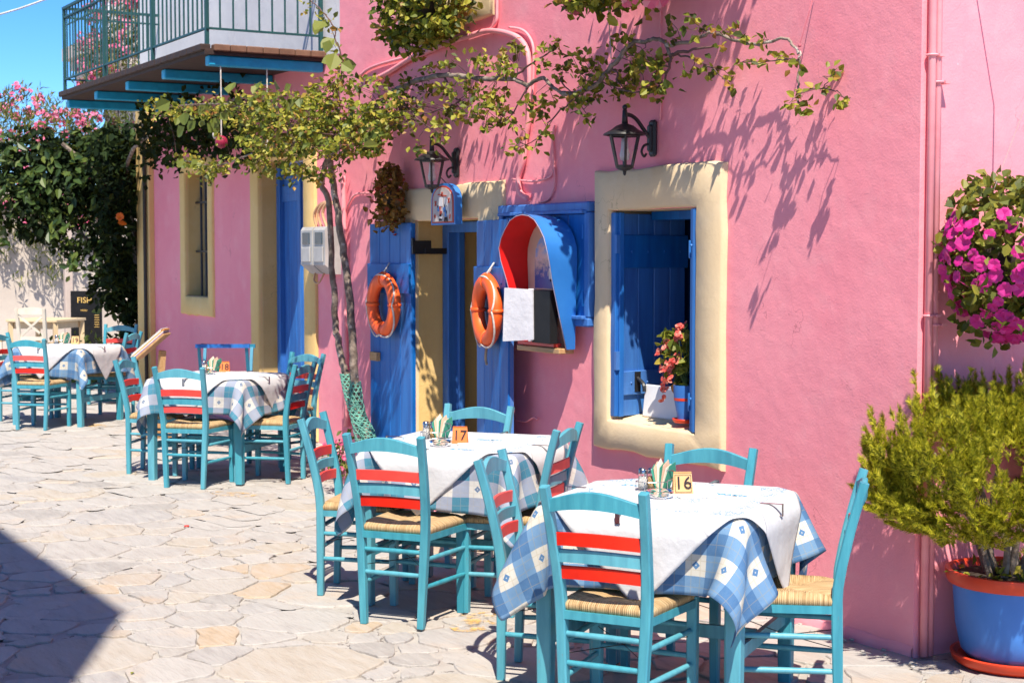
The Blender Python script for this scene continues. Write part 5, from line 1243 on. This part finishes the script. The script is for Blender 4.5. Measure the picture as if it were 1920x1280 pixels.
for k in range(15):
    a = g.uniform(0, 6.28); r0 = g.uniform(.02, .10); p0 = Vector((PX - .03 + r0 * math.cos(a), PY - .03 + r0 * math.sin(a), .36))
    if k < 5: a = R(-120) + g.normal(0, .35)
    e = Vector((math.cos(a), math.sin(a), 0)) * g.uniform(.12, .5); p3 = p0 + e + Vector((0, 0, g.uniform(.38, .62)))
    if p3.x < HX1 + .05 and p3.y > -.05: p3.x = HX1 + .10
    P = smooth_path([p0, p0 + e * .18 + Vector((g.normal(0, .02), g.normal(0, .02), .16)), p0 + e * .55 + Vector((g.normal(0, .03), g.normal(0, .03), .30)), p3], 5)
    mb = MB(); mb.tube(P, [.017 - .013 * i / (len(P) - 1) for i in range(len(P))], 7); mb.build('stem', BARK, th, smooth=True); stems += P[6:]
V = []; F = []
def spray(p, d, L, wd):
    """flattened fern-like thuja spray: axis with side leaflets"""
    d = d.normalized(); s = d.cross(Vector((g.normal(), g.normal(), g.normal()))).normalized(); b = len(V)
    nl = 5
    for k in range(nl):
        u = k / nl; q = p + d * (L * u); wl = wd * (1 - u * .75)
        for sg in (-1, 1):
            tip = q + (d * .75 + s * sg * .75) * wl; i0 = len(V)
            V.extend([q - d * wl * .10, q + d * wl * .22, tip]); F.append((i0, i0 + 1, i0 + 2))
    i0 = len(V); V.extend([p - s * .003, p + s * .003, p + d * L]); F.append((i0, i0 + 1, i0 + 2))
plumes = 0
while plumes < 1500:
    v = Vector(g.normal(size=3)).normalized()
    if v.z < -.75: continue
    k = g.uniform(.5, 1.0) ** .5
    low = max(0., -v.z)
    rr = Vector((.57, .57, .25 if v.z > 0 else .38))
    c = CT + Vector((v.x * rr.x, v.y * rr.y, v.z * rr.z)) * k * (1 + .12 * mnoise.noise(v * 2.7))
    if (c.x < HX1 + .03 and c.y > -.03) or (v.z < -.35 and (c - CT).xy.length < .16): continue
    if mnoise.noise(c * 5.5 + Vector((3, 1, 7))) < -.16: continue
    plumes += 1
    d0 = (Vector((v.x * .40, v.y * .40, 1.0 if v.z > -.3 else .15)) + Vector((g.normal(0, .15), g.normal(0, .15), 0))).normalized()
    H_ = g.uniform(.08, .15) + (.07 if v.z > .25 and g.uniform() < .4 else 0)
    for q in range(16):
        u = q / 15; p = c + d0 * (H_ * u) + Vector((g.normal(0, .012), g.normal(0, .012), 0)) * (1 - u)
        spray(p, d0 + Vector((g.normal(0, .55), g.normal(0, .55), g.normal(0, .3))) * (1 - .6 * u), g.uniform(.035, .06) * (1 - .35 * u), g.uniform(.018, .030))
mb = MB(); mb.v = [tuple(q) for q in V]; mb.f = F; mb.n = len(V); tag(mb.build('foliage', THUJA, th), kind='stuff')
pp = [(PX + g.normal(0, .12), PY + g.normal(0, .12), .385) for k in range(90)]; tag(leaves(pp, (0, 0, 1), .04, 12, 1.4).build('ground_cover', VINELEAF, th), kind='stuff')

# small flowering weed at the vine foot
wd = thing('flowering_weed', (-10.36, -.22, 0), 'small green weed with pale pink flowers at the vine foot', 'weed')
pp = [(-10.38 + g.normal(0, .10), -.24 + g.normal(0, .05), .12 + abs(g.normal(0, .13))) for k in range(120)]; tag(leaves(pp, (.4, -.5, .6), .045, 14, 1.6).build('foliage', OLEANDER, wd), kind='stuff')
mb = MB()
for k in range(8): mb.tube([(-10.36, -.22, 0), (-10.38 + g.normal(0, .06), -.24 + g.normal(0, .03), .2), (-10.38 + g.normal(0, .1), -.24, .36)], [.004, .003, .0015], 5)
mb.build('stem', mat('green_stem', (.1, .16, .03)), wd)
tag(flowers([(-10.38 + g.normal(0, .09), -.28 + g.normal(0, .04), .15 + abs(g.normal(0, .14))) for k in range(26)], (.5, -.7, .4), .022, 15).build('blossoms', PINKPETAL, wd), kind='stuff')

# strings and float under the balcony
def pendant(x, y0, z0, z1, label, ball):
    t = thing('pendant_string', (x, y0, z1), label, 'string ornament'); mb = MB(); mb.tube([(x, y0, z0), (x + .005, y0, (z0 + z1) / 2), (x, y0, z1)], .006, 5); mb.build('string', ROPE, t)
    if ball:
        mb = MB(); mb.ball((x, y0, z1 - .03), .055, 12, 8); mb.build('float', mat('crimson_float', (.30, .012, .05), .5), t, smooth=True)
        mb = MB(); mb.ball((x - .012, y0 - .05, z1 + .03), .026, 8, 6, (1, 1, 1.5)); mb.build('knot', ROPE, t, smooth=True)
    else:
        mb = MB(); mb.ball((x, y0, z1), .022, 8, 6, (1, 1, 2.2)); mb.build('knot', ROPE, t, smooth=True)
pendant(-13.14, -.10, 3.29, 2.68, 'white string with crimson float hanging from the balcony joist', True)
pendant(-13.17, .33, 3.29, 2.62, 'thin pale string with white knot hanging under the balcony', False)

# blue folding stand and menus
fs_ = thing('folding_stand', (-13.95, .25, 0), 'empty blue folding tray stand by the yellow door surround', 'stand')
A = Vector((-14.16, .03, 0)); B = Vector((-13.92, .46, 0)); dr = (B - A).normalized(); pn_ = Vector((dr.y, -dr.x, 0))
tq = mat('teal_stand', (.02, .22, .36), .5)
for sg, zz in ((-1, .84), (1, .86)):
    o_ = pn_ * (.17 * sg)
    mb = MB(); mb.bar(A + o_ + Vector((0, 0, zz)), B + o_ + Vector((0, 0, zz)), .03, .035); mb.build('top_bar', BLUE if sg > 0 else tq, fs_)
    for P in (A + dr * .03, B - dr * .03):
        mb = MB(); mb.bar(P + o_ + Vector((0, 0, zz)), P - o_ * .9, .028, .022); mb.build('leg', tq, fs_)
mb = MB(); mb.bar(A - pn_ * .17 + dr * .06 + Vector((0, 0, .862)), A + pn_ * .17 + dr * .06 + Vector((0, 0, .88)), .02, .004); mb.bar(B - pn_ * .17 - dr * .06 + Vector((0, 0, .862)), B + pn_ * .17 - dr * .06 + Vector((0, 0, .88)), .02, .004); mb.build('strap', mat('brown_strap', (.30, .10, .03), .7), fs_)
ms = thing('menu_lectern', (-14.55, -.30, 0), 'small wooden lectern holding a slanted stack of menus behind table 18', 'lectern')
mb = MB(); mb.bar((-14.5, -.27, .03), (-14.45, -.22, .80), .07, .05); mb.box((-14.5, -.27, .015), (.34, .3, .03), None, .004); mb.build('post', WOODT, ms)
sx = Vector((.5, .866, 0)); sl_ = (sx * .72 + Vector((0, 0, .62))).normalized(); nn_ = Vector((-.62 * .5, -.62 * .866, .72)).normalized()
c0 = Vector((-14.50, -.30, .84)); across = sx.cross(Vector((0, 0, 1))).normalized()
mb = MB(); mb.box(c0, (.36, .30, .02), Matrix((sl_, across, sl_.cross(across))).transposed(), .003); mb.build('slanted_board', WOODT, ms)
for k, (m_, e) in enumerate(((mat('violet_card', (.35, .22, .40), .5), .0), (PAPER, .01), (mat('orange_card', (.80, .34, .06), .5), .02), (PAPER, -.005), (mat('clear_sleeve', (.70, .68, .66), .25), .012))):
    mb = MB(); mb.box(c0 + nn_ * (.017 + k * .009) + sl_ * e, (.37, .26, .008), Matrix((sl_, across, sl_.cross(across))).transposed(), .001); mb.build('menu', m_, ms)

# ------------------------------------------------------------------ the far end of the street
def creeper_tree():
    t = thing('trumpet_creeper', (-19.15, .95, 0), 'large dark trumpet creeper with drooping glossy leaves at the house corner', 'creeper')
    mb = MB(); mb.tube(smooth_path([(-19.1, 1.0, 0), (-19.05, .98, .8), (-19.2, 1.02, 1.4), (-19.1, .95, 1.9), (-19.35, .8, 2.5)]), [.07] * 12 + [.06, .05, .045, .04, .035], 9); mb.build('trunk', mat('creeper_bark', (.24, .12, .06), .9, (.14, .07, .04), 12, bump=.6), t, smooth=True)
    for q in ([(-19.1, .98, 1.3), (-19.4, .6, 1.7), (-19.7, .2, 2.2)], [(-19.1, .95, 1.9), (-19.0, .6, 2.5), (-19.2, .1, 3.0)], [(-19.2, .9, 2.2), (-19.0, 1.1, 2.8), (-18.9, .9, 3.2)]):
        mb = MB(); mb.tube(smooth_path(q), .025, 6); mb.build('limb', BARK, t)
    g2 = np.random.default_rng(5); pp = []; pl2 = []
    # crown outline in metres: drooping mass
    blobs = [(-19.9, -.40, 2.5, .42, .55), (-19.8, -.1, 2.75, .5, .5), (-19.6, .2, 2.6, .5, .55), (-19.4, .5, 2.75, .55, .5), (-19.2, .85, 2.7, .5, .6), (-19.0, 1.15, 2.75, .45, .5), (-19.4, .35, 2.05, .45, .5), (-19.2, .8, 1.75, .35, .6), (-19.1, .95, 1.2, .35, .5), (-19.15, .7, 1.35, .3, .35), (-19.0, 1.05, .8, .3, .35), (-18.95, 1.2, 2.2, .3, .5), (-19.2, .95, .55, .3, .25), (-19.6, -.1, 2.15, .3, .3), (-18.62, .55, 2.85, .34, .38), (-18.45, .5, 2.45, .24, .36), (-18.55, .55, 2.0, .22, .36), (-18.7, .6, 1.5, .2, .3)]
    for (x, y, z, r_, h) in blobs:
        for k in range(int(1500 * r_)):
            v = g2.normal(size=3); v /= np.linalg.norm(v); kk = g2.uniform(.45, 1.05) ** .7
            q = (x + v[0] * r_ * kk * .9, y + v[1] * r_ * kk, z + v[2] * h * kk)
            if q[0] > -18.55 and q[1] > .74: q = (q[0], .74 - g2.uniform(0, .15), q[2])
            pp.append(q)
    f_ = leaves(pp, (.4, -.5, .55), .095, 41, 1.7, .8, .9, .18); tag(f_.build('foliage', SHADELEAF, t), kind='stuff')
    # compound leaves on the street side, sunlight put into a paler green
    ml = MB(); P2 = []
    for k in range(110):
        x, y, z, r_, h = blobs[int(g2.integers(0, 8))]; v = g2.normal(size=3); v /= np.linalg.norm(v); v[0] = abs(v[0]); v[1] = -abs(v[1])
        c = Vector((x + v[0] * r_, y + v[1] * r_, z + v[2] * h)); d = Vector((g2.normal(0, .5) + .2, g2.normal(0, .5) - .3, -1)).normalized()
        for s_ in range(5):
            P2.append(tuple(c + d * .06 * s_))
    tag(leaves(P2, (.6, -.5, .5), .12, 43, 2.0, .5, .6, .2).build('sunlit_leaves', leafmat('creeper_leaf_sun_tone', [(0, (.03, .06, .02)), (.6, (.07, .12, .03)), (1, (.15, .19, .04))], .3, .35), t), kind='stuff')
    for (x, y, z) in ((-18.22, .50, 2.12), (-18.2, .52, 2.06), (-19.95, -.6, 3.05), (-19.9, -.62, 2.98)):
        flowers([(x, y, z)], (.5, -.7, .2), .045, int(abs(x * 100))).build('trumpet_flower', ORANGEP, t)
    return t
creeper_tree()
def oleander(name, c, h, r_, n, label, seed, nfl):
    t = thing(name, (c[0], c[1], 0), label, 'oleander', 'flowering oleanders'); g2 = np.random.default_rng(seed); pp = []; fl = []
    for k in range(7):
        a = g2.uniform(0, 6.28); e = Vector((math.cos(a), math.sin(a), 0)) * r_ * g2.uniform(.3, .8); mb = MB()
        mb.tube(smooth_path([(c[0], c[1], 0), (c[0] + e.x * .3, c[1] + e.y * .3, h * .4), (c[0] + e.x, c[1] + e.y, h * .85)]), [.04, .036, .034, .03, .026, .022, .018, .014, .01][:9], 6); mb.build('stem', BARK, t)
    for k in range(n):
        v = g2.normal(size=3); v /= np.linalg.norm(v); kk = g2.uniform(.3, 1.0) ** .5
        z = h * .58 + v[2] * h * .42 * kk * (1 + .15 * mnoise.noise(Vector(v * 3)))
        q = Vector((c[0] + v[0] * r_ * kk, c[1] + v[1] * r_ * kk, z)); pp.append(q)
        if kk > .8 and len(fl) < nfl and v[2] > -.3: fl.append(q)
    L = []
    V_ = []; F_ = []
    for q in pp:
        ax = Vector((g2.normal(0, .5), g2.normal(0, .5), 1)).normalized(); x = ax.orthogonal().normalized(); y = ax.cross(x)
        for s_ in range(7):
            a = s_ * 2.4; d = (x * math.cos(a) + y * math.sin(a) + ax * .9).normalized(); sd_ = d.cross(ax).normalized() * .011; b_ = q + ax * (s_ * .02); i0 = len(V_)
            Ln = .15 * g2.uniform(.7, 1.15); V_ += [tuple(b_), tuple(b_ + d * Ln * .5 + sd_), tuple(b_ + d * Ln), tuple(b_ + d * Ln * .5 - sd_)]; F_.append((i0, i0 + 1, i0 + 2, i0 + 3))
    mb = MB(); mb.v = V_; mb.f = F_; mb.n = len(V_); tag(mb.build('foliage', OLEANDER, t), kind='stuff')
    ff = []
    for q in fl:
        for k in range(7): ff.append(tuple(q + Vector((g2.normal(0, .05) + .04, g2.normal(0, .05) - .04, g2.normal(0, .04) + .09))))
    tag(flowers(ff, (.5, -.5, .6), .038, seed, 5, .25, .6).build('blossoms', PINKPETAL, t), kind='stuff')
oleander('oleander', (-26.9, 1.45, 0), 4.35, 1.55, 2400, 'tall oleander with pink blossoms rising over the courtyard wall', 51, 260)
oleander('oleander', (-27.1, 3.15, 0), 6.3, .85, 1500, 'taller oleander with pink blossoms seen through the balcony railing', 52, 150)
def xchair(x, y, rz, label):
    t = thing('cross_back_chair', (x, y, 0), label, 'chair', 'white cross back chairs', rz); m_ = mat('cream_white_paint', (.74, .66, .54), .5)
    for sx_ in (-1, 1):
        mb = MB(); mb.sweep([(sx_ * .19, -.2, 0), (sx_ * .19, -.19, .45), (sx_ * .205, -.26, .95)], [(-.022, -.018), (.022, -.018), (.022, .018), (-.022, .018)]); mb.build('back_post', m_, t, False)
        mb = MB(); mb.bar((sx_ * .19, .19, 0), (sx_ * .19, .19, .44), .04, .04); mb.build('front_leg', m_, t, False)
        mb = MB(); mb.bar((-sx_ * .185, -.205, .56), (sx_ * .19, -.245, .86), .03, .016, (0, 1, 0)); mb.build('cross_slat', m_, t, False)
    mb = MB(); vs = []
    for i in range(9):
        u = -1 + i / 4; vs += [(u * .2, -.262, .86 + .01), (u * .2, -.238, .86 + .01), (u * .2, -.238, .94 + .03 * (1 - u * u)), (u * .2, -.262, .94 + .03 * (1 - u * u))]
    mb.add(vs, [(i * 4 + j, i * 4 + 4 + j, i * 4 + 4 + (j + 1) % 4, i * 4 + (j + 1) % 4) for i in range(8) for j in range(4)]); mb.build('top_rail', m_, t, False)
    mb = MB(); mb.bar((-.19, -.205, .54), (.19, -.205, .54), .02, .05); mb.build('lower_rail', m_, t, False)
    mb = MB(); mb.box((0, 0, .455), (.42, .42, .03), None, .008); mb.build('seat', RUSH, t, False)
    for a, b_ in (((-.19, -.2, .2), (-.19, .19, .2)), ((.19, -.2, .2), (.19, .19, .2)), ((-.19, .19, .25), (.19, .19, .25))): mb = MB(); mb.bar(a, b_, .02, .02); mb.build('rung', m_, t, False)
xchair(-22.3, .55, R(48), 'white cross back chair in front of the bare wooden table')
xchair(-23.7, .20, R(-30), 'white cross back chair against the dappled courtyard wall')
bt = thing('wooden_table', (-22.95, .80, 0), 'bare pale wooden table between the white chairs', 'table')
mb = MB(); mb.box((-22.95, .80, .76), (.8, .8, .035), Matrix.Rotation(R(45), 3, 'Z'), .004); mb.build('tabletop', mat('pale_wood', (.72, .55, .34), .6), bt)
for a in range(4):
    d = Vector((math.cos(a * math.pi / 2), math.sin(a * math.pi / 2), 0)) * .5; mb = MB(); mb.bar(Vector((-22.95, .8, 0)) + d, Vector((-22.95, .8, .74)) + d, .06, .06); mb.build('leg', mat('pale_wood', (.72, .55, .34)), bt)
mb = MB(); mb.box((-22.95, .8, .69), (.66, .66, .09), Matrix.Rotation(R(45), 3, 'Z')); mb.build('apron', mat('pale_wood', (.72, .55, .34)), bt)
# black fish menu board
sb = thing('menu_board', (-23.7, 1.62, 0), 'black fish menu board with a photo panel beside the dark creeper', 'sign board')
dx_ = Vector((.5, .866, 0)); o_ = Vector((-23.98, 1.44, .02)); M3 = Matrix((dx_, Vector((-.866, .5, 0)), Vector((0, 0, 1)))).transposed()
ctr = o_ + dx_ * .21
mb = MB(); mb.box(ctr + Vector((0, 0, .56)), (.46, .05, 1.12), M3, .006); mb.build('board', BLACKB, sb)
fr_ = Vector((.866, -.5, 0)) * .028
mb = MB(); mb.box(ctr + fr_ + Vector((-.03, -.02, .64)), (.24, .004, .28), M3); mb.build('photo_print', picmat(), sb)
for (s_, dz, sz, dx2) in (('FISH', .98, .12, -.02), ('MENU', .83, .035, -.03)):
    tm = textmesh(s_, sz, .002); tm.materials.append(mat('sign_letter', (.78, .50, .14), .6)); to = bpy.data.objects.new('lettering', tm); sc.collection.objects.link(to); to.parent = sb
    to.location = ctr + fr_ + dx_ * dx2 + Vector((0, 0, dz)) - sb.location; to.rotation_euler = (R(90), 0, R(60))
mb = MB()
for k in range(6): mb.box(ctr + fr_ + dx_ * .16 + Vector((0, 0, .76 - k * .035)), (.07, .004, .008), M3)
mb.build('menu_lines', mat('sign_letter', (.78, .5, .14)), sb)
# little shrub at its foot
sh = thing('low_shrub', (-21.0, 1.0, 0), 'low green shrub behind the chairs of table 19', 'shrub')
pp = [(-21.0 + g.normal(0, .25), 1.0 + g.normal(0, .35), abs(.25 + g.normal(0, .18))) for k in range(700)]; tag(leaves(pp, (.5, -.4, .7), .07, 61, 1.6).build('foliage', OLEANDER, sh), kind='stuff')
mb = MB()
for k in range(5): mb.tube([(-21.0, 1.0, 0), (-21 + g.normal(0, .2), 1.0 + g.normal(0, .25), .4)], .008, 5)
mb.build('stem', BARK, sh)
# overhead cable
mb = MB(); P = [Vector((-31.5, .6, 5.72)), Vector((-30.74, 1.95, 6.13)), Vector((-30.3, 2.72, 6.42)), Vector((-29.0, 5.2, 7.5))]; mb.tube(smooth_path(P), .02, 6); tag(mb.build('overhead_cable', mat('pale_cable', (.6, .6, .62), .6)), 'pale overhead cable crossing the blue sky', 'cable')
# litter
mb = MB(); mb.lathe([(0, .006), (.013, .006), (.016, .0), (.017, .0), (.0145, .008), (0, .0085)], (0, 0, 0), 14); o = mb.build('bottle_cap', REDP, smooth=True); o.location = (-9.586, -1.628, .001); tag(o, 'small red bottle cap lying on the paving', 'bottle cap')
lf_ = leaves([(0, 0, 0)], (0, 0, 1), .035, 2, 1.6, .1).build('fallen_leaf', VINELEAF); lf_.location = (-6.30, -2.96, .004); tag(lf_, 'single fallen green leaf on the sunlit paving', 'leaf')
